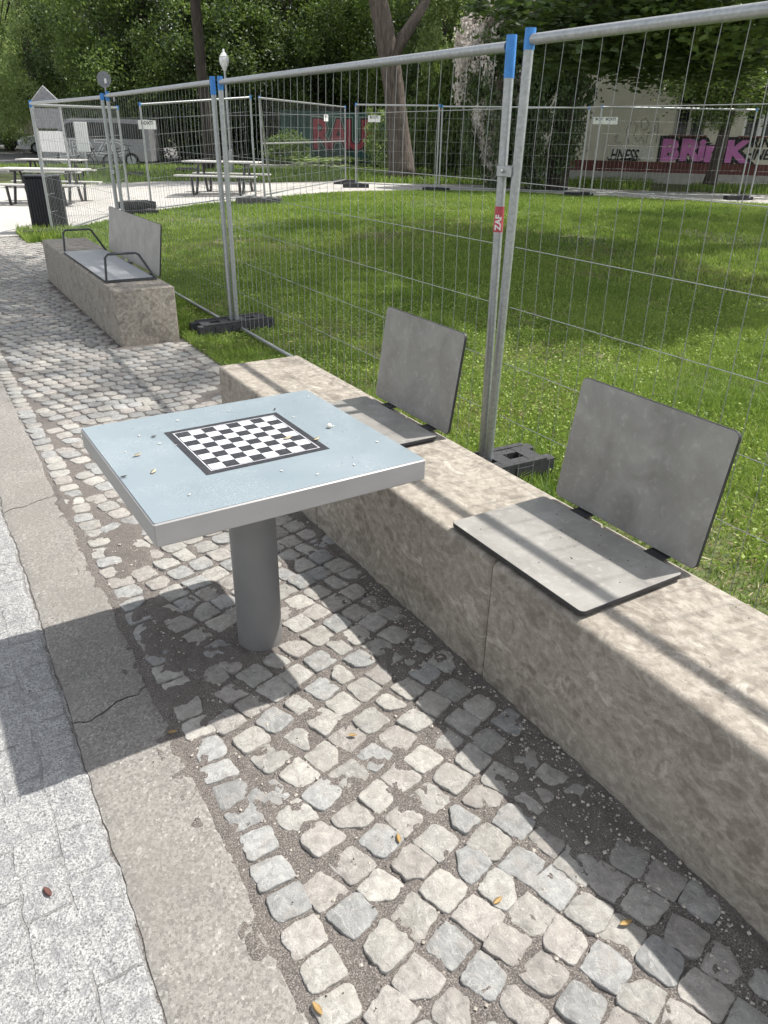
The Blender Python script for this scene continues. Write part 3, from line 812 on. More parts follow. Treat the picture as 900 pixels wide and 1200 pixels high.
FX = 2.33
def build_fences():
    g1 = 'mesh fence panels along the lawn'
    panel((FX + .010, 6.375, 0), (FX, 2.858, 0), 'mesh fence panel between the near post pair and the post pair by the far bench', g1, 1.985, caps=(.09, .15), skew=(-.018, .034))
    panel((FX, 2.742, 0), (FX, -.8, 0), 'nearest mesh fence panel, running out of the photo on the right', g1, 2.0, caps=(.07, .09), skew=(-.034, 0))
    panel((FX - .02, 10.02, 0), (FX - .024, 6.455, 0), 'mesh fence panel behind the far bench with the wide seat', g1, 1.985, caps=(.09, .12), skew=(0, .018), wr=.0013)
    Lp = (2.06, 14.03, 0); Bp = (4.09, 17.05, .06)
    panel(Lp, (2.28, 10.16, 0), 'mesh fence panel beside the black bin, ending behind the far bench', g1, 1.97)
    g2 = 'mesh fence panels around the plaza and path'
    panel(Lp, Bp, 'mesh fence panel running from the bin corner back to the stacked rubber feet', g2, 1.95, wr=.002)
    C = gnd(300, 232, .12); C2 = gnd(318, 233, .08); B2 = np.array([4.53, 17.0, .06])
    panel(B2, C, 'mesh fence panel in front of the right picnic table', g2, 2.02, sign=(.1, 1.62))
    Fp = gnd(417, 217, .08); F2 = gnd(405, 213, .08); Mp = gnd(511, 222, .06); R0 = gnd(590, 225, .06); R1 = gnd(678, 228, .06); R1b = gnd(692, 229, .06); R2 = gnd(865, 232, .06); R2b = gnd(878, 233, .06)
    panel(C + np.array([.25, .1, 0]), F2, 'mesh fence panel with a middle rail, before the red graffiti wall', g2, 2.02, mid=1.1, sign=(4.6, 1.68))
    panel(Fp, Mp, 'mesh fence panel across the path in front of the thick tree trunk', g2, 2.05, sign=(.55, 1.68))
    panel(Mp + np.array([.05, -.06, 0]), R1, 'mesh fence panel in front of the pale blossoming shrub', g2, 2.03, sign=(4.05, 1.72))
    panel(R1b, R2, 'mesh fence panel in front of the magenta graffiti', g2, 2.05, sign=(.25, 1.72))
    e = R2b + (R2 - R1b) * .85
    panel(R2b, e, 'mesh fence panel at the far right, in front of the black wall tags', g2, 2.1)
    # the leaning brace frame at the fence corner
    a = gnd(318, 233, .0); b = at(304, 114, math.hypot(*C[:2]) - .15)
    br = empty('fence_brace', (a[0], a[1], a[2]), 0, 'slanting steel brace propping the fence corner beside the right picnic table', 'brace')
    m = MB(); d = Vector(b - a); m.tube([(0, 0, .02), d], .021, 10); m.build('strut', 'galv', br, 'edge')
    m = MB(); m.tube([(0, 0, .06), (C[0] - a[0], C[1] - a[1], .06)], .018, 8); m.build('foot_bar', 'galv', br, 'edge')
    # feet
    make_foot((2.30, 6.40, 0), math.radians(4), 'black rubber fence foot under the post pair right of the far bench')
    make_foot((2.30, 2.75, 0), math.radians(-2), 'black rubber fence foot behind the concrete bench, beside its nearest backrest')
    make_foot((1.95, 13.9, 0), math.radians(8), 'black rubber fence foot at the bin, beside the end of the far bench')
    make_foot((4.22, 16.75, .0), math.radians(-12), 'lower black rubber fence foot of the stack behind the far bench')
    make_foot((4.22, 16.95, .132), math.radians(6), 'upper black rubber fence foot of the stack behind the far bench', 'rubber', .7, .3, .15)
    make_foot((C[0] + .05, C[1] - .05, C[2] - .12), math.radians(-28), 'wide grey fence foot below the slanting brace', 'foot_grey', 1.0, .4, .14)
    for P, lb in ((F2, 'small dark fence foot under the middle railed panel, the farther of two close together'), (Fp, 'small dark fence foot below the post left of the thick trunk, the nearer of two'), (Mp, 'dark fence foot on the path edge below the blossoming shrub'), (R1, 'dark fence foot on the path edge before the dark ivy covered shrub'), (R2, 'dark fence foot on the path below the black wall tags')):
        make_foot((P[0], P[1], P[2] - .07), math.radians(-20), lb)
    P = gnd(159, 209); make_foot((P[0], P[1], P[2]), math.radians(-25), 'grey concrete block foot on the far side of the plaza', 'foot_grey', .5, .4, .2)
    make_clamp((FX, 2.805, 1.478), PI / 2, 'steel clamp with a bolt joining the near post pair')
    make_clamp((2.30, 10.09, 1.15), PI / 2, 'steel clamp joining the posts behind the far bench')
    # sticker on the left post of the near pair
    m = MB(); n = 9; ang = [math.radians(180 + 95 * (k / (n - 1) - .5) * 2 * .8) for k in range(n)]
    rr = .0216
    vs = [(rr * math.cos(a), rr * math.sin(a), z) for z in (-.055, .055) for a in ang]
    vs += [((rr + .0006) * math.cos(a), (rr + .0006) * math.sin(a), z) for z in (-.055, .055) for a in ang]
    fs = [(k, k + 1, n + k + 1, n + k) for k in range(n - 1)] + [(2 * n + k, 3 * n + k, 3 * n + k + 1, 2 * n + k + 1) for k in range(n - 1)]
    fs += [(k, 2 * n + k, 2 * n + k + 1, k + 1) for k in range(n - 1)] + [(n + k, n + k + 1, 3 * n + k + 1, 3 * n + k) for k in range(n - 1)] + [(0, n, 3 * n, 2 * n), (n - 1, 3 * n - 1, 4 * n - 1, 2 * n - 1)]
    m.add(vs, fs)
    st = m.build('sticker', 'red'); st.location = (FX, 2.8455, 1.277); st.rotation_euler = (0, 0, math.radians(42)); tag(st, 'small red sticker with white lettering on the near fence post', 'sticker')
    Mx = Matrix(((0, 0, -1, -.0225), (-1, 0, 0, 0), (0, 1, 0, 0), (0, 0, 0, 1))) @ Matrix.Rotation(PI / 2, 4, 'Z')
    text_part('sticker_text', 'ZAF', .037, Mx @ Matrix.Translation((-.046, -.013, 0)), 'white', st, offset=.0012, depth=.0006)

# ------------------------------------------------------------------ furniture of the plaza
def picnic_table(loc, rz, label, L=1.95):
    root = empty('picnic_table', loc, rz, label, 'picnic table', 'steel legged picnic tables on the plaza')
    m = MB()
    for k in range(3): m.box((0, -.25 + .25 * k, .745), (L, .235, .035), b=.006)
    m.build('tabletop', 'bench_wood', root)
    for s in (-1, 1):
        m = MB()
        for k in range(2): m.box((0, s * (.60 + .14 * k), .44), (L + .15, .13, .035), b=.006)
        m.build('seat', 'bench_wood', root)
    for sx in (-1, 1):
        x = sx * (L / 2 - .35)
        for s in (-1, 1):
            m = MB()
            m.tube([(x, s * .12, .725), (x, s * .42, .02)], .035, 4); m.tube([(x, s * .42, .02), (x, s * .66, .02)], .03, 4); m.tube([(x, s * .66, .02), (x, s * .72, .42)], .035, 4)
            m.build('leg', 'dark_steel', root)
        m = MB(); m.box((x, 0, .41), (.06, 1.1, .05)); m.box((x, 0, .705), (.06, .7, .04)); m.build('crossbar', 'dark_steel', root)
    return root

def build_plaza():
    cr = math.atan2(R[1, 0], R[0, 0])
    P = gnd(58, 236); picnic_table((P[0] * .97, P[1] * .97, 0), cr + .02, 'dark legged picnic table behind the black bin, the nearer of two')
    P = gnd(66, 218); picnic_table((P[0], P[1], 0), cr + .0, 'dark legged picnic table behind another, before the upright white board', 1.9)
    P = gnd(264, 227); picnic_table((P[0], P[1], P[2]), cr - .12, 'picnic table standing alone, right of the middle fence post pair', 1.9)
    # bin
    root = empty('litter_bin', (2.12, 14.55, 0), math.radians(-14), 'tall black litter bin with upright slats behind the fence corner', 'bin')
    m = MB(); m.box((0, 0, .44), (.50, .40, .86), b=.02); m.build('body', 'bin', root)
    m = MB()
    for k in range(12): m.box((-.235 + .0427 * k, -.2115, .44), (.026, .022, .85), b=.004); m.box((-.235 + .0427 * k, .2115, .44), (.026, .022, .85), b=.004)
    for k in range(9): m.box((.2615, -.165 + .0413 * k, .44), (.022, .026, .85), b=.004); m.box((-.2615, -.165 + .0413 * k, .44), (.022, .026, .85), b=.004)
    m.build('slat_cladding', 'bin', root)
    m = MB(); m.box((0, 0, .892), (.56, .46, .035), b=.008); m.build('lid', 'bin', root)
    # low block bench at the far edge of the plaza
    a = gnd(221, 205); b = empty('block_bench', tuple(a), cr, 'low dark concrete block seat at the far edge of the plaza', 'bench')
    m = MB(); m.box((0, 0, .2), (.75, .4, .08), b=.01); m.build('seat', 'foot_grey', b)
    for s in (-1, 1):
        m = MB(); m.box((s * .28, 0, .08), (.1, .36, .16)); m.build('leg', 'foot_grey', b)

def build_signs():
    cr = math.atan2(R[1, 0], R[0, 0])
    # warning triangle over a panel, seen from behind, on a two post stand
    P = at(65, 190, 26); root = empty('road_sign', (P[0], P[1], 0), cr - .12, 'triangular warning sign over a grey panel, seen from behind, on two posts', 'road sign')
    zt = at(57, 101, 26)[2]; z1 = at(60, 124, 26)[2]; zp = at(68, 152, 26)[2]; zb = at(70, 178, 26)[2]
    for s in (-1, 1):
        m = MB(); m.tube([(s * .43, 0, 0), (s * .40, 0, z1)], .035, 8); m.build('post', 'alu', root)
    m = MB(); m.box((0, -.025, (z1 + zp) / 2 - .02), (.78, .012, z1 - zp - .1), b=.004); m.build('grey_panel', 'sign_back', root)
    m = MB(); m.box((.02, -.03, (zp + zb) / 2 - .02), (.74, .02, zp - zb - .04), b=.004); m.build('white_panel', 'white', root)
    m = MB(); z0 = z1 + .08; hh = zt - z0
    tri = [(-.5, 0), (-.02, hh), (.02, hh), (.5, 0)]
    tri = [(-.36, 0), (.36, 0), (.4, .05), (.05, hh - .04), (0, hh), (-.05, hh - .04), (-.4, .05)]
    m.prism(tri, .012, M=Matrix.Translation((0, 0, z0)) @ Matrix.Rotation(PI / 2, 4, 'X')); t = m.build('triangle', 'sign_back', root)
    m = MB(); m.tube([(p[0], -.012, z0 + p[1]) for p in tri], .016, 6, closed=True); m.build('rim', 'alu', t)
    for s in (-1, 1):
        m = MB(); m.box((s * .43, 0, .05), (.25, .6, .1), b=.01); m.build('foot', 'rubber', root)
    # upright white board
    P = at(99, 180, 29); root = empty('barrier_board', (P[0], P[1], 0), cr - .1, 'upright white board on a dark foot beside the triangular sign', 'barrier board')
    a, b = at(97, 143, 29)[2], at(101, 178, 29)[2]
    m = MB(); m.box((0, 0, (a + b) / 2), (.44, .03, a - b), b=.008); m.build('board', 'white', root)
    m = MB(); m.tube([(0, .03, .0), (0, .03, a - .1)], .03, 8); m.build('post', 'alu', root)
    m = MB(); m.box((0, 0, .06), (.7, .4, .12), b=.02); m.build('foot', 'rubber', root)
    # round sign from behind
    P = at(135, 190, 33); root = empty('road_sign', (P[0], P[1], 0), cr - .1, 'round road sign seen from behind on a thin grey post', 'road sign')
    z = at(121, 93, 33)[2]
    m = MB(); m.tube([(0, 0, 0), (0, 0, z - .25)], .03, 8); m.build('post', 'alu', root)
    m = MB(); m.tube([(0, -.02, z), (0, 0.0, z)], .27, 28); m.build('disc', 'sign_back', root)
    m = MB(); m.box((.06, -.035, z - .05), (.09, .03, .16), b=.01); m.build('clip', 'white', root)
    m = MB(); m.box((.12, 0, z - .52), (.4, .03, .06)); m.box((.28, 0, z - .6), (.06, .03, .2)); m.build('bracket', 'alu', root)
    # lamp
    P = at(272, 205, 29); root = empty('street_lamp', (P[0], P[1], 0), 0, 'slim park lamp with a white globe head under a small cap', 'street lamp')
    zt = at(267, 57, 29)[2]
    m = MB(); m.tube([(0, 0, 0), (0, 0, 1.0), (0, 0, 1.02), (0, 0, zt - .62)], [.075, .07, .045, .038], 10); m.build('pole', 'alu', root)
    m = MB(); m.lathe([(.05, zt - .64), (.075, zt - .56), (.135, zt - .46), (.165, zt - .34), (.145, zt - .24), (.08, zt - .2)]); m.build('globe', 'lamp_glass', root, True)
    m = MB(); m.lathe([(.15, zt - .225), (.09, zt - .14), (.045, zt - .1), (.03, zt - .03), (.005, zt)]); m.build('cap', 'lamp_glass', root, 'edge')

def build_vehicles():
    cr = math.atan2(R[1, 0], R[0, 0])
    def car(loc, rz, label, paint, prof, win, L, W, wheels, cat='car'):
        root = empty('parked_car' if cat == 'car' else 'parked_van', loc, rz, label, cat)
        m = MB(); m.prism(prof, W, M=Matrix.Translation((0, W / 2, 0)) @ Matrix.Rotation(PI / 2, 4, 'X'), ch=.0)
        m.build('body', paint, root)
        for s in (-1, 1):
            for w in win:
                m = MB(); m.prism(w, .02, M=Matrix.Translation((0, s * (W / 2 + .002) + (.01 if s < 0 else .01), 0)) @ Matrix.Rotation(PI / 2, 4, 'X')); m.build('window', 'glass', root)
            for x in wheels:
                m = MB(); y = s * (W / 2 - .1); m.tube([(x, y - .11, .32), (x, y + .11, .32)], .32, 20); t = m.build('wheel', 'tyre', root, 'edge')
                m = MB(); m.tube([(x, y + s * .10, .32), (x, y + s * .118, .32)], .2, 14); m.build('rim', 'alu', t)
            m = MB(); m.box((-L / 2 + .06, s * W * .36, .68), (.1, .28, .14), b=.02); m.build('headlight', 'lamp_glass', root)
        return root
    # side profiles, front towards -x
    saloon = [(-2.1, .25), (2.1, .25), (2.15, .75), (2.05, .95), (1.5, 1.0), (.9, 1.42), (-.35, 1.45), (-1.05, 1.0), (-1.95, .85), (-2.15, .6)]
    swin = [[(-.9, .98), (-.32, 1.37), (.1, 1.38), (.1, .98)], [(.18, .98), (.18, 1.38), (.85, 1.35), (1.35, .99)]]
    P = at(-4, 163, 62); car((P[0], P[1], .27), cr + PI, 'dark blue car parked on the far road at the left edge', 'car_blue', saloon, swin, 4.3, 1.75, (-1.3, 1.3))
    P = at(66, 165, 55); car((P[0], P[1], .15), cr + .5, 'white car half hidden behind the triangular road sign', 'car_white', saloon, swin, 4.3, 1.75, (-1.3, 1.3))
    van = [(-2.4, .28), (2.4, .28), (2.42, 1.7), (2.25, 2.0), (-.95, 2.02), (-1.25, 1.92), (-1.95, 1.22), (-2.4, 1.02), (-2.48, .6)]
    vwin = [[(-1.75, 1.2), (-1.22, 1.8), (-.8, 1.85), (-.8, 1.2)], [(-.7, 1.2), (-.7, 1.85), (.7, 1.85), (.7, 1.2)], [(.85, 1.2), (.85, 1.85), (2.1, 1.8), (2.2, 1.2)]]
    P = at(122, 186, 41); v = car((P[0], P[1], -.02), cr + .06, 'grey van with outlined graffiti on its side, behind the upright white board', 'van_grey', van, vwin, 4.8, 1.9, (-1.55, 1.5), 'van')
    text_part('graffiti', 'BRAZO', .95, Matrix.Translation((-1.75, -.962, .5)) @ Matrix.Rotation(PI / 2, 4, 'X'), 'white', v, offset=.03, depth=.002, space=.95)
    text_part('graffiti', 'BRAZO', .95, Matrix.Translation((-1.75, -.966, .5)) @ Matrix.Rotation(PI / 2, 4, 'X'), 'van_grey', v, offset=-.005, depth=.002, space=.95)
    # bicycles in front of the van
    def bike(loc, rz, label):
        root = empty('bicycle', loc, rz, label, 'bicycle', 'bicycles parked at the plaza edge'); root.rotation_euler = (math.radians(6), 0, rz)
        for x in (-.52, .52):
            m = MB(); m.tube([(x + .34 * math.cos(a), 0, .34 + .34 * math.sin(a)) for a in np.linspace(0, 2 * PI, 25)[:-1]], .02, 6, closed=True); w = m.build('wheel', 'tyre', root)
            m = MB(); 
            for k in range(8): m.tube([(x, 0, .34), (x + .33 * math.cos(k * PI / 4), 0, .34 + .33 * math.sin(k * PI / 4))], .004, 3)
            m.build('spokes', 'alu', w)
        m = MB()
        for a, b in (((-.52, 0, .34), (-.18, 0, .82)), ((-.18, 0, .82), (0, 0, .3)), ((0, 0, .3), (-.52, 0, .34)), ((-.16, 0, .76), (.38, 0, .8)), ((0, 0, .3), (.4, 0, .72)), ((.36, 0, .9), (.52, 0, .34))): m.tube([a, b], .018, 6)
        m.build('frame', 'black', root)
        m = MB(); m.box((-.21, 0, .87), (.26, .14, .06), b=.02); m.build('saddle', 'black', root)
        m = MB(); m.tube([(.3, -.28, 1.0), (.36, -.05, .98), (.36, .05, .98), (.3, .28, 1.0)], .014, 6); m.tube([(.36, 0, .9), (.36, 0, .99)], .015, 6); m.build('handlebar', 'black', root)
    P = at(118, 203, 34); bike((P[0], P[1], 0.02), cr + .15, 'dark bicycle leaning before the grey van, left of a second one')
    P = at(143, 201, 35); bike((P[0], P[1], 0.02), cr + .9, 'dark bicycle at the rear of the grey van, turned towards the camera')

# ------------------------------------------------------------------ buildings
def build_buildings():
    a, b = at(655, 207, 30), at(900, 207, 30); d = b - a; L0 = math.hypot(d[0], d[1]); rz = math.atan2(d[1], d[0])
    root = empty('cream_building', (a[0], a[1], 0), rz, 'cream plastered building with dark red plinth and sprayed graffiti behind the trees', 'building')
    def loc(px, py):     # point of the facade plane on a sight line
        r = ray(px, py); n = np.array([-d[1], d[0], 0]); t = np.dot(a - CAM, n) / np.dot(r, n); P = CAM + r * t
        return np.dot(P[:2] - a[:2], d[:2]) / L0, P[2]
    x0, x1, top = -1.2, L0 + 9, 8.5
    zb = loc(780, 207)[1]; zpl = loc(780, 190)[1]; zst = loc(780, 202.5)[1]
    w1 = (loc(789, 150)[0], loc(826, 150)[0]); w2 = (loc(871, 150)[0], loc(912, 150)[0]); wz0, wz1 = loc(800, 158)[1], loc(800, 106)[1]
    gap = w2[0] - w1[0]
    wins = [w1, w2, (w2[0] + gap, w2[1] + gap), (w2[0] + 2 * gap, w2[1] + 2 * gap)]
    m = MB()
    # wall with openings, butted rectangles
    xs = [x0] + [v for w in wins for v in w] + [x1]
    for i in range(len(xs) - 1):
        A, B = xs[i], xs[i + 1]
        if i % 2 == 0: m.box(((A + B) / 2, 4, (zpl + top) / 2), (B - A, 8, top - zpl))
        else:
            m.box(((A + B) / 2, 4, (zpl + wz0) / 2), (B - A, 8, wz0 - zpl)); m.box(((A + B) / 2, 4, (wz1 + wz0 + 3.0) / 2), (B - A, 8, wz0 + 3.0 - wz1))
            m.box(((A + B) / 2, 4.2, (wz0 + 3 + top) / 2), (B - A, 7.6, top - wz0 - 3)); m.box(((A + B) / 2, 4.3, (wz0 + wz1) / 2), (B - A, 7.4, wz1 - wz0))
    m.build('wall', 'cream', root)
    m = MB(); m.box(((x0 + x1) / 2, 3.985, (zst + zpl) / 2), (x1 - x0, 8.03, zpl - zst)); m.build('plinth', 'plinth', root)
    m = MB(); m.box(((x0 + x1) / 2, 3.96, zst / 2 - .1), (x1 - x0 + .1, 8.12, zst + .2)); m.build('footing', 'kerb', root)
    m = MB(); m.prism([(-.4, top), (8.4, top), (4, top + 3)], x1 - x0 + .6, M=Matrix.Translation((x0 - .3, 0, 0)) @ Matrix(((0, 0, 1, 0), (1, 0, 0, 0), (0, 1, 0, 0), (0, 0, 0, 1)))); m.build('roof', 'tile', root)
    for A, B in wins:
        for lo, hi in ((wz0, wz1),):
            m = MB(); c = (A + B) / 2; w = B - A; zc = (lo + hi) / 2; h = hi - lo; y = .12
            for x in (A + .04, c, B - .04): m.box((x, y, zc), (.08 if x != c else .12, .06, h))
            m.box(((A + c) / 2, y, hi - h * .3), (w / 2 - .18, .05, .06)); m.box(((B + c) / 2, y, hi - h * .3), (w / 2 - .18, .05, .06))
            m.box((c, y, lo + .04), (w - .2, .058, .08)) if False else None
            f = m.build('window', 'white' if A != w1[0] else 'kerb', root)
            m = MB(); m.box((c, .2, zc), (w, .02, h)); m.build('pane', 'glass', f)
            m = MB(); m.box((c, -.04, lo - .03), (w + .2, .14, .055)); m.build('sill', 'plinth', f)
    # patches of fresh paint and the graffiti
    X0 = loc(715, 180)[0]; X1 = loc(767, 180)[0]; zt = loc(740, 172)[1]
    m = MB(); m.box(((X0 + X1) / 2, -.003, (zpl + zt) / 2 + .02), (X1 - X0, .006, zt - zpl - .05)); m.build('paint_patch', 'cream_fresh', root)
    RX = Matrix.Rotation(PI / 2, 4, 'X')
    bx = loc(768, 188); bz = loc(768, 164); ex = loc(866, 188)[0]
    hgt = bz[1] - bx[1]; zg = bx[1] + .03; sz = hgt / .72
    w = ex - bx[0]
    # letters set one by one so that they fill the piece's width
    for i, (ch, fx, dz, sc) in enumerate((('B', 0.0, 0, 1.0), ('R', .235, .02, 1.0), ('i', .45, .05, .98), ('n', .535, .0, 1.05), ('K', .775, .0, 1.0))):
        for mt, off, yy in (('ink', .135, -.008), ('magenta', .045, -.014)):
            text_part('graffiti_outline' if mt == 'ink' else 'graffiti_letter', ch, sz * sc, Matrix.Translation((bx[0] + .12 + fx * w, yy, zg + dz)) @ RX @ Matrix.Diagonal((1.18, 1, 1, 1)), mt, root, offset=off, depth=.002)
    def tagtext(s, px, py, px2, hpx, mt='ink', off=.012, sh=.2):
        x, z = loc(px, py); x2 = loc(px2, py)[0]; h = loc(px, py - hpx)[1] - z
        o = text_part('spray_tag', s, h / .7, Matrix.Translation((x, -.010, z)) @ RX, mt, root, offset=off, depth=.002, shear=sh)
        bw = max(v.co.x for v in o.data.vertices) - min(v.co.x for v in o.data.vertices)
        k = (x2 - x) / bw
        for v in o.data.vertices: v.co.x = x + (v.co.x - x) * k
    tagtext('HNESS', 714, 187.5, 747, 13); tagtext('BRINK', 872, 172, 912, 11); tagtext('HNESS', 872, 186.5, 914, 12)
    # swash under the left tag
    m = MB(); P = [loc(*p) for p in ((712, 184), (713, 189), (722, 190), (736, 186), (747, 183), (750, 187), (744, 190), (730, 191.5))]
    m.tube([(p[0], -.012, max(p[1], zpl + .03)) for p in P], .022, 5); m.build('spray_tag', 'ink', root)
    # thin pencilled outline letters
    m = MB()
    for st in ([(737, 168), (734, 152), (742, 140), (747, 148), (743, 158), (748, 166), (752, 160), (756, 168)], [(752, 150), (751, 142), (757, 138), (761, 145), (758, 152), (753, 152)], [(757, 167), (760, 155), (768, 154), (767, 140), (771, 138), (772, 146), (769, 168)], [(720, 161), (724, 158), (721, 166), (727, 167)]):
        m.tube([(loc(*p)[0], -.006, loc(*p)[1]) for p in st], .009, 4)
    m.build('pencil_outline', 'sign_back', root)
    # low graffiti wall behind the weeds
    a2, b2 = at(330, 180, 40), at(478, 180, 40); d2 = b2 - a2; L2 = math.hypot(d2[0], d2[1])
    z0, z1 = .0, at(400, 131, 40)[2]
    gw = empty('graffiti_wall', (a2[0], a2[1], 0), math.atan2(d2[1], d2[0]), 'low dark green wall with big maroon letters behind the far fence', 'wall')
    m = MB(); m.box((L2 / 2, .15, z1 / 2), (L2, .3, z1), b=.01); m.build('wall', 'wall_green', gw)
    zt, zb2 = at(400, 139, 40)[2], at(400, 174, 40)[2]; sz = (zt - zb2) / .72
    s0 = (at(363, 160, 40) - a2); s0 = math.hypot(s0[0], s0[1]); s1 = at(440, 160, 40) - a2; s1 = math.hypot(s1[0], s1[1])
    for ch, fx in (('R', .0), ('A', .25), ('U', .51), ('E', .77)):
        for mt, off, yy in (('pale_line', .15, -.003), ('ink', .10, -.009), ('maroon', .04, -.015)):
            text_part('graffiti_outline' if mt != 'maroon' else 'graffiti_letter', ch, sz, Matrix.Translation((s0 + .1 + fx * (s1 - s0), yy, zb2)) @ RX @ Matrix.Diagonal((.82, 1, 1, 1)), mt, gw, offset=off, depth=.002)
    # house at the far left
    P = at(12, 160, 80); h = empty('beige_house', (P[0], P[1], 0), math.atan2(R[1, 0], R[0, 0]), 'beige house wall glimpsed behind the dark blue car', 'house')
    m = MB(); m.box((0, 4, 3), (13, 8, 6)); m.build('wall', 'beige_wall', h)
    m = MB(); m.prism([(-.4, 6), (8.4, 6), (4, 9)], 13.6, M=Matrix.Translation((-6.8, 0, 0)) @ Matrix(((0, 0, 1, 0), (1, 0, 0, 0), (0, 1, 0, 0), (0, 0, 0, 1)))); m.build('roof', 'tile', h)
    for x in (-4, -1, 2, 5):
        m = MB(); m.box((x, -.01, 4.2), (1.1, .06, 1.4)); f = m.build('window', 'white', h); m = MB(); m.box((x, -.045, 4.2), (.9, .02, 1.2)); m.build('pane', 'glass', f)

# ------------------------------------------------------------------ trees
def crown_points(n, ncl, rad, sig, seed, shell=.55, low=-1.0):
    g = np.random.default_rng(seed); d = g.normal(size=(ncl * 3, 3)); d /= np.linalg.norm(d, axis=1)[:, None]
    d = d[d[:, 2] > low][:ncl]
    r = g.uniform(shell ** 3, 1, len(d)) ** (1 / 3)
    lump = 1 + .35 * (vnoise(d[:, 0] * 2.3 + seed, d[:, 1] * 2.3 + d[:, 2] * 1.7, seed) - .5)
    c = d * (r * lump)[:, None]
    k = g.integers(len(c), size=n)
    P = c[k] * np.array(rad) + g.normal(size=(n, 3)) * sig * g.uniform(.6, 1.3, len(c))[k][:, None]
    t = np.clip(.45 + .3 * (g.random(len(c)) - .5)[k] + g.normal(0, .16, n), 0, 1)
    return P, t
CROWNS = {}
def crown_mesh(key, mat, n, ncl, rad, sig, L, W, seed, up=.0, shell=.5):
    if key not in CROWNS:
        P, t = crown_points(n, ncl, rad, sig, seed, shell)
        o = leaves(P, L * RNG.uniform(.7, 1.3, n), W, mat, 'crown', t, up=up)
        CROWNS[key] = o.data; bpy.data.objects.remove(o)
    return CROWNS[key]
def trunk_mesh(pts, rs, limbs, name, mat, parent, seg=14):
    m = MB(); 
    P = [Vector(p) for p in pts]
    m.tube(P, rs, seg)
    for b, r in limbs: m.tube([Vector(q) for q in b], r, 8)
    o = m.build(name, mat, parent, True)
    return o
def tree(name, label, loc, pts, rs, crowns, mat='bark_dark', limbs=None, cat='tree', group=None, autolimb=5):
    root = empty(name, loc, 0, label, cat, group)
    lb = list(limbs or [])
    g = np.random.default_rng(abs(hash((round(float(loc[0]), 2), round(float(loc[1]), 2)))) % 99999)
    if autolimb and crowns:
        top = Vector(pts[-1]); cz = crowns[0][1]
        for k in range(autolimb):
            t = .45 + .5 * k / autolimb; base = Vector(pts[-2]).lerp(top, t) if len(pts) > 1 else top
            a = k * 2.4 + g.uniform(0, 1); rr = crowns[0][2][0] * .6
            e = Vector((cz[0] + math.cos(a) * rr, cz[1] + math.sin(a) * rr, cz[2] + g.uniform(-.2, .5) * crowns[0][2][2]))
            mid = base.lerp(e, .5) + Vector((0, 0, .3)); r0 = rs[-1] * .6
            lb.append(([base, mid, e], [r0, r0 * .6, r0 * .2]))
    trunk_mesh(pts, rs, lb, 'trunk', mat, root)
    for me, off, sc, rz in crowns:
        o = bpy.data.objects.new('crown', me); COL.objects.link(o); o.parent = root; o.location = off
        k = me.get('unit', 1.0); o.scale = sc; o.rotation_euler = (0, 0, rz)
    return root

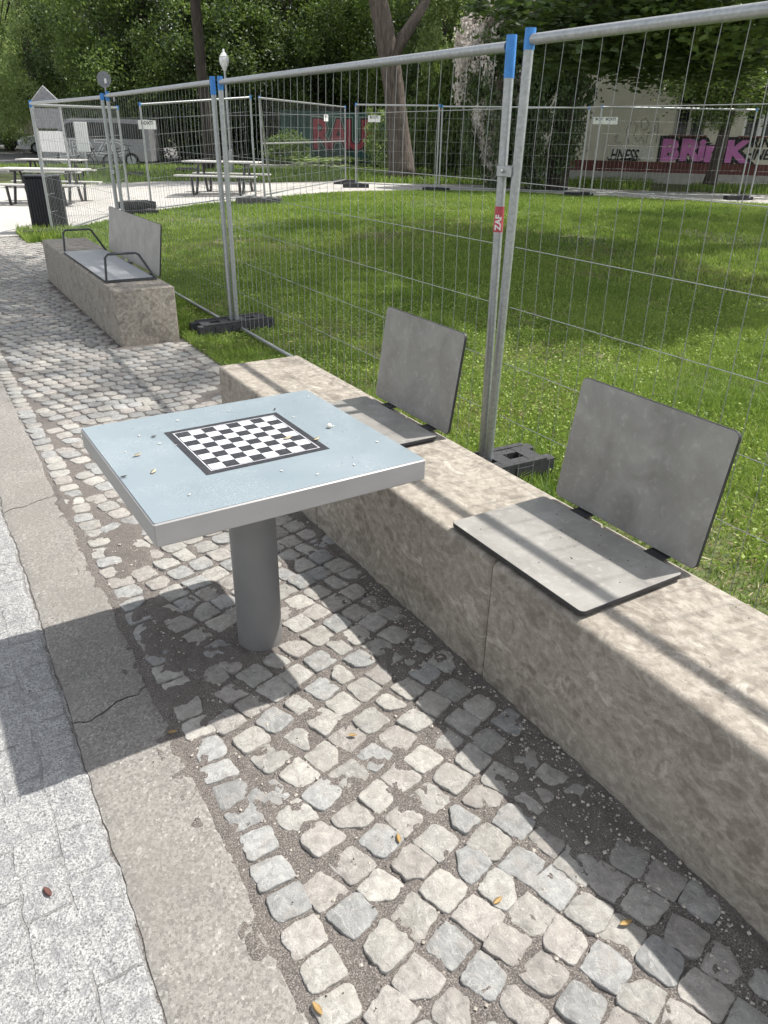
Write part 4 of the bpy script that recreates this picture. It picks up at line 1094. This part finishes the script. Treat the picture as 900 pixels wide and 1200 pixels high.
def build_trees():
    U = (1, 1, 1)
    def unit(key, mat, n, ncl, sig, L, W, seed, shell=.5, up=0.0):
        return crown_mesh(key, mat, n, ncl, U, sig, L, W, seed, up, shell)
    dark = unit('dark', 'leaf_dark', 30000, 150, .085, .037, .023, 3)
    dark2 = unit('dark2', 'leaf_dark', 30000, 120, .09, .038, .024, 4)
    mid = unit('mid', 'leaf_mid', 30000, 130, .08, .037, .023, 5)
    light = unit('light', 'leaf_light', 30000, 140, .08, .037, .023, 6)
    silver = unit('silver', 'leaf_silver', 16000, 100, .10, .05, .026, 12)
    big = unit('big', 'leaf_dark', 5200, 90, .13, .10, .075, 8)
    bigm = unit('bigm', 'leaf_mid', 4200, 80, .13, .10, .075, 9)
    sparse = unit('sparse', 'leaf_mid', 7000, 70, .12, .05, .036, 10, .35)
    blossom = unit('blossom', 'blossom', 13000, 140, .06, .065, .05, 14, .75)
    spray = unit('spray', 'leaf_light', 2400, 46, .12, .15, .09, 21, .45)
    bush = unit('bush', 'leaf_mid', 5200, 80, .10, .10, .065, 22, .5)
    bushd = unit('bushd', 'leaf_dark', 6000, 90, .10, .09, .06, 23, .5)
    ivy = unit('ivy', 'leaf_dark', 13000, 150, .085, .06, .045, 24, .6)
    ivy2 = unit('ivy2', 'leaf_dark', 12000, 120, .10, .062, .045, 25, .5)
    shade = unit('shade', 'leaf_mid', 8000, 60, .15, .045, .034, 15, .2)
    shade2 = unit('shade2', 'leaf_mid', 6500, 60, .14, .045, .034, 16, .2)

    # the thick forked trunk
    D = 27.5; b = at(466, 193, D); b0 = np.array([b[0], b[1], float(G(b[0], b[1])) - .1])
    q = lambda px, py, dd=0.0: tuple(at(px, py, D + dd) - b0)
    root = tree('forked_tree', 'thick forked tree trunk with a broken left side, behind the far fence', tuple(b0),
         [q(471, 208), q(470, 196), q(466, 150), q(461, 100), q(454, 55), q(443, 0), q(431, -70), (-1.5, .5, 10.5)],
         [.56, .45, .36, .33, .33, .29, .27, .16],
         [(mid, (2.0, 2.5, 12), (4.2, 4.2, 3.4), .4), (dark, (3.5, 4, 9.8), (3.6, 3.6, 2.8), 1.4)], 'bark',
         [([q(455, 75), q(470, 48), q(483, 28), q(498, 3, .3), q(515, -50, .6)], [.22, .2, .17, .14, .11]), ([q(447, 40), q(452, 52), q(463, 66), q(466, 80)], [.07, .1, .09, .04])], autolimb=4)
    # trunk in front of the dark wood
    P = at(245, 190, 33); zt = at(243, 0, 33)[2]
    tree('slim_tree', 'slim dark straight trunk behind the middle fence posts', (P[0], P[1], 0), [(0, 0, 0), (.02, 0, 2), (-.03, 0, zt), (.1, 0, 9.5)], [.24, .2, .19, .1], [(dark2, (0, .5, 10.5), (4.2, 4.2, 4), .7)], group=None)
    # leaning tree before the cream building
    b = at(827, 212, 25); D = 25; b0 = np.array([b[0], b[1], float(G(b[0], b[1])) - .05]); q = lambda px, py, dd=0.0: tuple(at(px, py, D + dd) - b0)
    tree('leaning_tree', 'leaning dark tree with thin crown before the magenta graffiti', tuple(b0), [q(831, 216), q(836, 200), q(848, 158), (q(860, 112)), q(874, 60), q(884, 0)], [.2, .16, .15, .14, .11, .09],
         [(sparse, q(868, 60), (2.6, 2.6, 1.5), 0), (dark, q(800, 15, 1), (3.2, 3, 1.9), 1), (sparse, q(838, 132, -.3), (.6, .6, .4), 2), (mid, q(905, 75, 1), (2.2, 2, 1.3), 2.5)], limbs=[([q(858, 118), q(835, 100, .2), q(815, 85, .4)], [.08, .06, .03]), ([q(866, 90), q(895, 70), q(925, 60)], [.09, .07, .04])], autolimb=2)
    # big leaved tree whose boughs hang into the top right
    b = at(1010, 300, 11.5); b0 = np.array([b[0], b[1], .0]); q = lambda px, py, D=11.5: tuple(at(px, py, D) - b0)
    tree('maple_tree', 'broad leaved tree reaching in from the right above the fence', tuple(b0), [(0, 0, -.1), (.05, .1, 2), (-.1, .2, 3.2), (-.4, .4, 5)], [.2, .17, .14, .08],
         [(big, q(735, 28, 12.2), (1.75, 1.5, .62), 0), (bigm, q(865, -10, 11.2), (1.6, 1.5, .7), 1.0), (big, q(665, 5, 13.4), (1.3, 1.3, .55), 2.0), (bigm, (-.8, .6, 5.4), (2.2, 2.2, 1.4), 3), (big, q(800, 55, 12.6), (1.3, 1.2, .45), 2.2)],
         limbs=[([(-.1, .2, 3.0), q(900, 20, 11.7), q(780, 25, 12.3), q(690, 25, 13)], [.08, .06, .04, .02])], autolimb=2)
    # ivy clad shrub and the blossoming shrub
    b = at(652, 219, 24.2)
    s = tree('ivy_tree', 'dark ivy covered tree between the blossoming shrub and the cream building', (b[0], b[1], .1), [(0, 0, 0), (.1, .1, 2.2), (.2, 0, 4.5)], [.34, .28, .12],
         [(ivy, (-.35, .5, 2.0), (1.25, 1.25, 2.1), .3), (ivy2, (.0, .3, 4.3), (1.7, 1.6, 1.6), 1.2), (ivy, (-1.2, 1.1, 2.5), (1.3, 1.2, 2.3), 2.1), (ivy2, (1.5, -1.3, 4.3), (1.0, 1.0, .55), 2.8)], autolimb=3)
    b = at(572, 222, 25)
    tree('blossoming_shrub', 'tall shrub covered in pale pinkish blossom right behind the near fence posts', (b[0], b[1], .15), [(0, 0, 0), (.1, 0, 1.5), (.3, .1, 3.5)], [.12, .1, .05],
         [(blossom, (-.35, -.4, 3.0), (1.15, 1.1, 1.7), 0), (blossom, (.35, -.55, 4.2), (1.35, 1.1, 1.0), 1), (ivy2, (.5, .6, 2.3), (1.0, 1.0, 2.0), 2), (blossom, (-.05, -.5, 1.7), (.9, .8, 1.3), 3), (ivy, (.2, .0, 1.2), (.8, .8, 1.1), .5), (blossom, (.9, -.3, 4.9), (.5, .5, .45), 2), (blossom, (1.0, -.7, 3.5), (.75, .7, 1.0), 2.2), (blossom, (-.75, -.2, 3.9), (.6, .6, .6), 4)], cat='shrub', autolimb=2)
    # light sprays and low shrubs behind the fence
    shrubs = [(508, 197, 30.0, 1.1, 1.5, bush, 'green leafy shrub right of the thick forked trunk'), (447, 180, 36.0, .75, 1.3, spray, 'light green shrub growing up the graffiti wall beside the thick trunk'),
              (533, 203, 29.5, 1.0, 2.2, bush, 'tall green shrub left of the pale blossoming one'), (338, 186, 37.5, 1.1, .8, bush, 'low shrub at the left end of the graffiti wall'),
              (405, 186, 37.2, 2.6, .3, spray, 'low weedy growth along the foot of the graffiti wall')]
    for px, py, D, r, h, me, lb in shrubs:
        b = at(px, py, D); tree('garden_shrub', lb, (b[0], b[1], float(G(b[0], b[1]))), [(0, 0, -.05), (.03, 0, h * .6), (0, .05, h * 1.2)], [.05, .04, .02], [(me, (0, 0, h), (r, r, h * 1.05), random.random() * 6)], cat='shrub', group='shrubs behind the far fence', autolimb=2)
    b = at(514, 62, 30.5); bb = at(512, 200, 30.5)
    tree('young_tree', 'young light green tree hanging over the gap beside the forked trunk', (bb[0], bb[1], .1), [(0, 0, -.1), (.1, .1, 2.2), (.2, .2, 5.5)], [.1, .08, .05],
         [(spray, (b[0] - bb[0], b[1] - bb[1], b[2] - .1), (.75, .75, 1.1), 0), (spray, (b[0] - bb[0] + .1, b[1] - bb[1], 5.6), (.8, .8, .8), 1), (bush, (.4, .5, 3.0), (.9, .9, 1.0), 3), (spray, (-.2, 0, 2.7), (.6, .6, .35), 3)], autolimb=2)
    # the wood
    wood = [(12, 60, 'light', 4.6, 6.4, 6.4), (-30, 66, 'light', 5, 7.5, 7), (52, 51, 'light', 3.4, 6.0, 5.6), (112, 58, 'mid', 4.6, 6.3, 6), (140, 50, 'dark', 5, 6.4, 6.2), (185, 46, 'mid', 4.6, 6.6, 6), (230, 44, 'dark', 4.8, 6.3, 6), (275, 46, 'mid', 4.6, 6.8, 5.8),
            (320, 45, 'dark2', 4.8, 6.2, 6), (365, 47, 'mid', 5, 7.0, 6), (405, 49, 'dark2', 5, 6.6, 6), (445, 48, 'dark', 4.8, 6.2, 6), (490, 44, 'mid', 4.6, 6.8, 6), (530, 42, 'dark2', 4.4, 5.8, 6), (575, 40, 'dark', 4.2, 5.8, 5.8), (620, 42, 'dark2', 4.6, 6.0, 6), (-80, 60, 'mid', 5, 7, 6), (670, 40, 'dark', 4.5, 6, 5.5)]
    for i, (px, D, key, r, cz, rz_) in enumerate(wood):
        b = at(px, 180, D + RNG.uniform(-1.5, 1.5)); k = {'dark': dark, 'dark2': dark2, 'mid': mid, 'light': light}[key]
        s = RNG.uniform(.92, 1.1)
        ordn = ['first', 'second', 'third', 'fourth', 'fifth', 'sixth', 'seventh', 'eighth', 'ninth', 'tenth', 'eleventh', 'twelfth', 'thirteenth', 'fourteenth', 'fifteenth', 'sixteenth', 'seventeenth', 'eighteenth']
        tree('woodland_tree', WOOD_LABELS[i], (b[0], b[1], 0), [(0, 0, -.1), (.1, 0, 3), (.0, .1, 7), (.1, 0, 10)], [.3, .25, .2, .12],
             [(k, (0, 0, cz * s * .72), (r * s * .92, r * s * .92, rz_ * s * .68), RNG.uniform(0, 6))] + ([] if i < 3 or i % 2 else [(shade if i % 2 else shade2, (RNG.uniform(-1, 1), RNG.uniform(-1, 1), 11.5), (r * .8, r * .8, 3.5), RNG.uniform(0, 6))]), group='trees of the dark wood behind the plaza')
    b = at(3, 165, 66)
    # far mass of leaves closing the view
    n = 40000; az = np.radians(RNG.uniform(-15, 85, n)); D = RNG.uniform(72, 84, n); z = RNG.uniform(-.2, 17, n) * (1 - .25 * vnoise(az * 30, 0 * az, 3))
    k = ~((az < math.radians(8.6)) & (z < 4.5)) 
    P = np.stack([np.sin(az) * D, np.cos(az) * D, z], 1)[k]
    tag(leaves(P, RNG.uniform(.5, 1.0, len(P)), .45, 'leaf_deep', 'far_woods', np.clip(RNG.normal(.4, .2, len(P)), 0, 1)), kind='stuff')
    n = 26000; az = np.radians(RNG.uniform(2, 50, n)); D = RNG.uniform(42, 56, n); z = np.abs(RNG.normal(0, 1.0, n)); k = ~((az < math.radians(17)) & (D < 82))
    P = np.stack([np.sin(az) * D, np.cos(az) * D, z], 1)[k]
    tag(leaves(P, RNG.uniform(.15, .35, len(P)), .16, 'leaf_deep', 'undergrowth', np.clip(RNG.normal(.5, .25, len(P)), 0, 1)), kind='stuff')
    # two shade trees standing right of the picture
    tree('shade_tree', 'tall tree right of the lawn whose high crown shades the far bench', (16.5, 6.0, .1), [(0, 0, -.2), (-.3, .1, 4), (-1.5, .6, 7.5), (-3, 1.2, 10)], [.45, .38, .28, .18], [(shade, (-5.2, 2.2, 12.0), (6.0, 4.6, 2.6), 0), (shade2, (-9.0, 1.6, 12.6), (3.6, 4.0, 2.0), 1)], 'bark', group='shade trees along the lawn')
    tree('shade_tree', 'broad tree right of the lawn that shades the grass in front of the path', (20.5, 7.5, .1), [(0, 0, -.2), (.1, .1, 4), (0, .6, 7.5)], [.42, .36, .25], [(shade2, (-1.2, .4, 9.8), (4.4, 3.6, 2.6), 2), (shade, (2, -2, 10.5), (4, 4, 2.4), 3)], 'bark', group='shade trees along the lawn')

WOOD_LABELS = ['light green sunlit tree across the road at the left edge', 'light tree beyond the left edge of the view, across the road', 'paler green tree between the sunlit tree and the dark wood', 'dark tree above the grey van, behind the round sign',
    'dark tree behind the van roof, left of the slim trunk', 'dark tree filling the gap left of the slim trunk', 'dark tree right behind the slim trunk', 'greener tree behind the park lamp', 'dark tree right of the park lamp', 'dark tree above the left end of the graffiti wall',
    'dark tree above the maroon letters', 'dark tree straight behind the forked trunk', 'dark tree right of the forked trunk, behind the young tree', 'dark tree behind the gap left of the blossoming shrub', 'dark tree behind the blossoming shrub', 'dark tree behind the ivy covered tree',
    'mid green tree beyond the left side of the road', 'dark tree behind the left end of the cream building']

# ------------------------------------------------------------------ small things lying about
def build_litter():
    # table debris
    def on_table(px, py): r = ray(px, py); t = (.7525 - EYE) / r[2]; return CAM + r * t
    def petal(P, L, mat, rz, name, label, cat, group=None, curl=.3):
        m = MB(); pts = []
        n = 9; vs = []
        for k in range(n):
            t = k / (n - 1); w = math.sin(PI * min(1, t * 1.0)) ** .8 * L * .2 + .0003; x = (t - .5) * L; z = .0012 + curl * L * (t - .5) ** 2
            vs += [(x, -w, z + w * .3), (x, 0, z), (x, w, z + w * .35), (x, 0, z + .0006)]
        fs = []
        for k in range(n - 1):
            a = k * 4; b = a + 4
            fs += [(a, a + 1, b + 1, b), (a + 1, a + 2, b + 2, b + 1), (a + 2, a + 3, b + 3, b + 2), (a + 3, a, b, b + 3)]
        m.add(vs, fs); o = m.build(name, mat, None, True); o.location = P; o.rotation_euler = (0, 0, rz); tag(o, label, cat, group)
        return o
    for i, (x, y, L) in enumerate([(208, 493, .012), (163, 511, .012), (187, 520, .012), (222, 652 - 72, .012), (330, 552, .011), (372, 556, .011), (415, 545, .011), (344, 489, .010), (361, 465, .010), (442, 518, .012), (268, 482, .009), (147, 530, .009), (206, 522, .009)]):
        if on_table(x, y)[0] > 1.16: continue
        petal(on_table(x, y), L, 'petal', i * 1.3, 'petal', 'tiny pale petal fallen on the blue tabletop around the chessboard', 'petal', 'petals on the tabletop')
    petal(on_table(161, 534), .028, 'straw', .3, 'dry_leaf', 'curled tan leaf on the left of the blue tabletop', 'leaf', None, .8)
    petal(on_table(337, 514), .036, 'straw', .25, 'dry_leaf', 'pale straw coloured leaf lying across the chessboard', 'leaf', None, .4)
    petal(on_table(371, 515), .03, 'straw', .5, 'dry_leaf', 'pale leaf lying on the right border of the chessboard', 'leaf', None, .4)
    petal(on_table(180, 553), .03, 'straw', .9, 'dry_leaf', 'faded grey green leaf between table corner and chessboard', 'leaf', None, .2)
    petal(on_table(322, 480), .016, 'speck', .9, 'twig_bit', 'small dark twig bit behind the chessboard', 'twig', None, .5)
    petal(on_table(180, 512), .02, 'speck', .2, 'twig_bit', 'dark twig bit left of the chessboard corner', 'twig', None, .3)
    petal(on_table(145, 559), .02, 'speck', .1, 'twig_bit', 'dark twig bit at the left edge of the tabletop', 'twig', None, .3)
    P = on_table(386, 501); m = MB(); m.lathe([(.001, 0), (.006, .001), (.0085, .005), (.0075, .010), (.003, .0135)], seg=12); m.tube([(.006, 0, .002), (.02, .004, .0015)], .0012, 5)
    o = m.build('seed_pod', 'petal', None, True); o.location = P; tag(o, 'pale round seed pod on the blue tabletop right of the chessboard', 'seed pod')
    # leaves on the pavement
    def on_ground(px, py, z=.0075): r = ray(px, py); return CAM + r * ((z - EYE) / r[2])
    for px, py, L, mat, lb in ((56, 1046, .036, 'leaf_brown', 'crumpled brown leaf on the pale granite paving'), (202, 858, .03, 'leaf_dry', 'dry orange leaf at the edge of the table shadow'), (372, 1183, .035, 'leaf_dry', 'yellow leaf at the lower left edge of the setts'),
                               (467, 983, .03, 'leaf_dry', 'yellow leaf on a sett in the middle of the pavement'), (733, 1082, .034, 'leaf_dry', 'yellow leaf beside the shadow line near the bench'), (583, 1056, .03, 'leaf_dry', 'tan leaf stuck in a joint between setts'), (413, 862, .03, 'leaf_dry', 'curled yellow leaf right of the table leg shadow')):
        petal(on_ground(px, py), L, mat, random.random() * 3, 'fallen_leaf', lb, 'leaf', 'fallen leaves on the pavement', .35)
    # specks on seats, table and bench: one uncountable scatter
    V = []; Fc = []
    m = MB()
    def bit(P, s): 
        a = random.random() * 6; m.add([(P[0] + s * math.cos(a + k * 2.1), P[1] + s * math.sin(a + k * 2.1), P[2]) for k in range(3)] + [(P[0], P[1], P[2] + s * .7)], [(0, 1, 3), (1, 2, 3), (2, 0, 3), (2, 1, 0)])
    for k in range(26): bit((BX0 + random.uniform(.05, .4), random.uniform(1.18, 1.71), .4753), random.uniform(.0014, .0038))
    for k in range(14): bit((BX0 + random.uniform(.05, .4), random.uniform(2.45, 3.0), .4753), random.uniform(.0012, .003))
    for k in range(24): bit((random.uniform(.38, 1.14), random.uniform(1.7, 2.44), .7518), random.uniform(.0008, .002))
    for k in range(26): bit((BX0 + random.uniform(.05, .45), random.uniform(.5, 1.1), .4502), random.uniform(.001, .003))
    for k in range(120): bit((random.uniform(.35, 1.3), random.uniform(.6, 3), .009), random.uniform(.001, .004))
    for k in range(40): bit((random.uniform(-.4, .34), random.uniform(.7, 3), .006), random.uniform(.001, .004))
    tag(m.build('debris_specks', 'speck'), kind='stuff')
    m = MB()
    for k in range(1500):
        if k < 600: x = BX0 - abs(random.gauss(0, .1)) - .01; y = random.uniform(.3, 2.2)
        else: x = random.uniform(.36, 1.3); y = random.uniform(.6, 3.0)
        s = random.uniform(.0014, .004) if k % 6 else random.uniform(.004, .0065); z = float(sand_z(np.array(x), np.array(y))) + s * .5
        a = random.random() * 6
        vs = [(x + s * math.cos(a + q * PI / 3) * (1 + .3 * math.sin(q * 5 + k)), y + s * math.sin(a + q * PI / 3), z + (s * .4 if q % 2 else -s * .3)) for q in range(6)] + [(x, y, z + s * .7), (x, y, z - s * .6)]
        m.add(vs, [(q, (q + 1) % 6, 6) for q in range(6)] + [((q + 1) % 6, q, 7) for q in range(6)])
    tag(m.build('gravel', 'pebble'), kind='stuff')

# ------------------------------------------------------------------ light
def build_light():
    w = bpy.data.worlds.new('World'); scene.world = w; w.use_nodes = True
    nt = w.node_tree; bg = nt.nodes['Background']
    sky = nt.nodes.new('ShaderNodeTexSky'); sky.sky_type = 'NISHITA'; sky.sun_disc = False
    d = Vector((.592, -.08, 1.0)).normalized()
    el = math.asin(d.z); az = math.atan2(d.x, d.y)
    sky.sun_elevation = el; sky.sun_rotation = az; sky.dust_density = 1.2; sky.air_density = 1.0
    hs = nt.nodes.new('ShaderNodeHueSaturation'); hs.inputs['Saturation'].default_value = .26; nt.links.new(sky.outputs[0], hs.inputs['Color']); nt.links.new(hs.outputs[0], bg.inputs[0]); bg.inputs[1].default_value = .15
    s = bpy.data.lights.new('sun', 'SUN'); s.energy = 4.2; s.angle = math.radians(.75); s.color = (1, .96, .9)
    o = bpy.data.objects.new('sun', s); COL.objects.link(o); o.rotation_euler = d.to_track_quat('Z', 'Y').to_euler(); o.location = (20, -3, 30)
    vs = scene.view_settings; vs.view_transform = 'Standard'; vs.look = 'None'; vs.gamma = 1; vs.exposure = .77; vs.use_curve_mapping = False
    scene.render.engine = 'CYCLES'
    c = scene.cycles; c.max_bounces = 6; c.diffuse_bounces = 3; c.glossy_bounces = 3; c.transmission_bounces = 3; c.use_denoising = True
    try: c.use_adaptive_sampling = True; c.adaptive_threshold = .02
    except Exception: pass

build_ground(); build_setts(); build_far_ground(); build_grass()
build_benches(); build_table(); build_fences(); build_plaza(); build_signs(); build_vehicles(); build_buildings(); build_trees(); build_litter(); build_light()
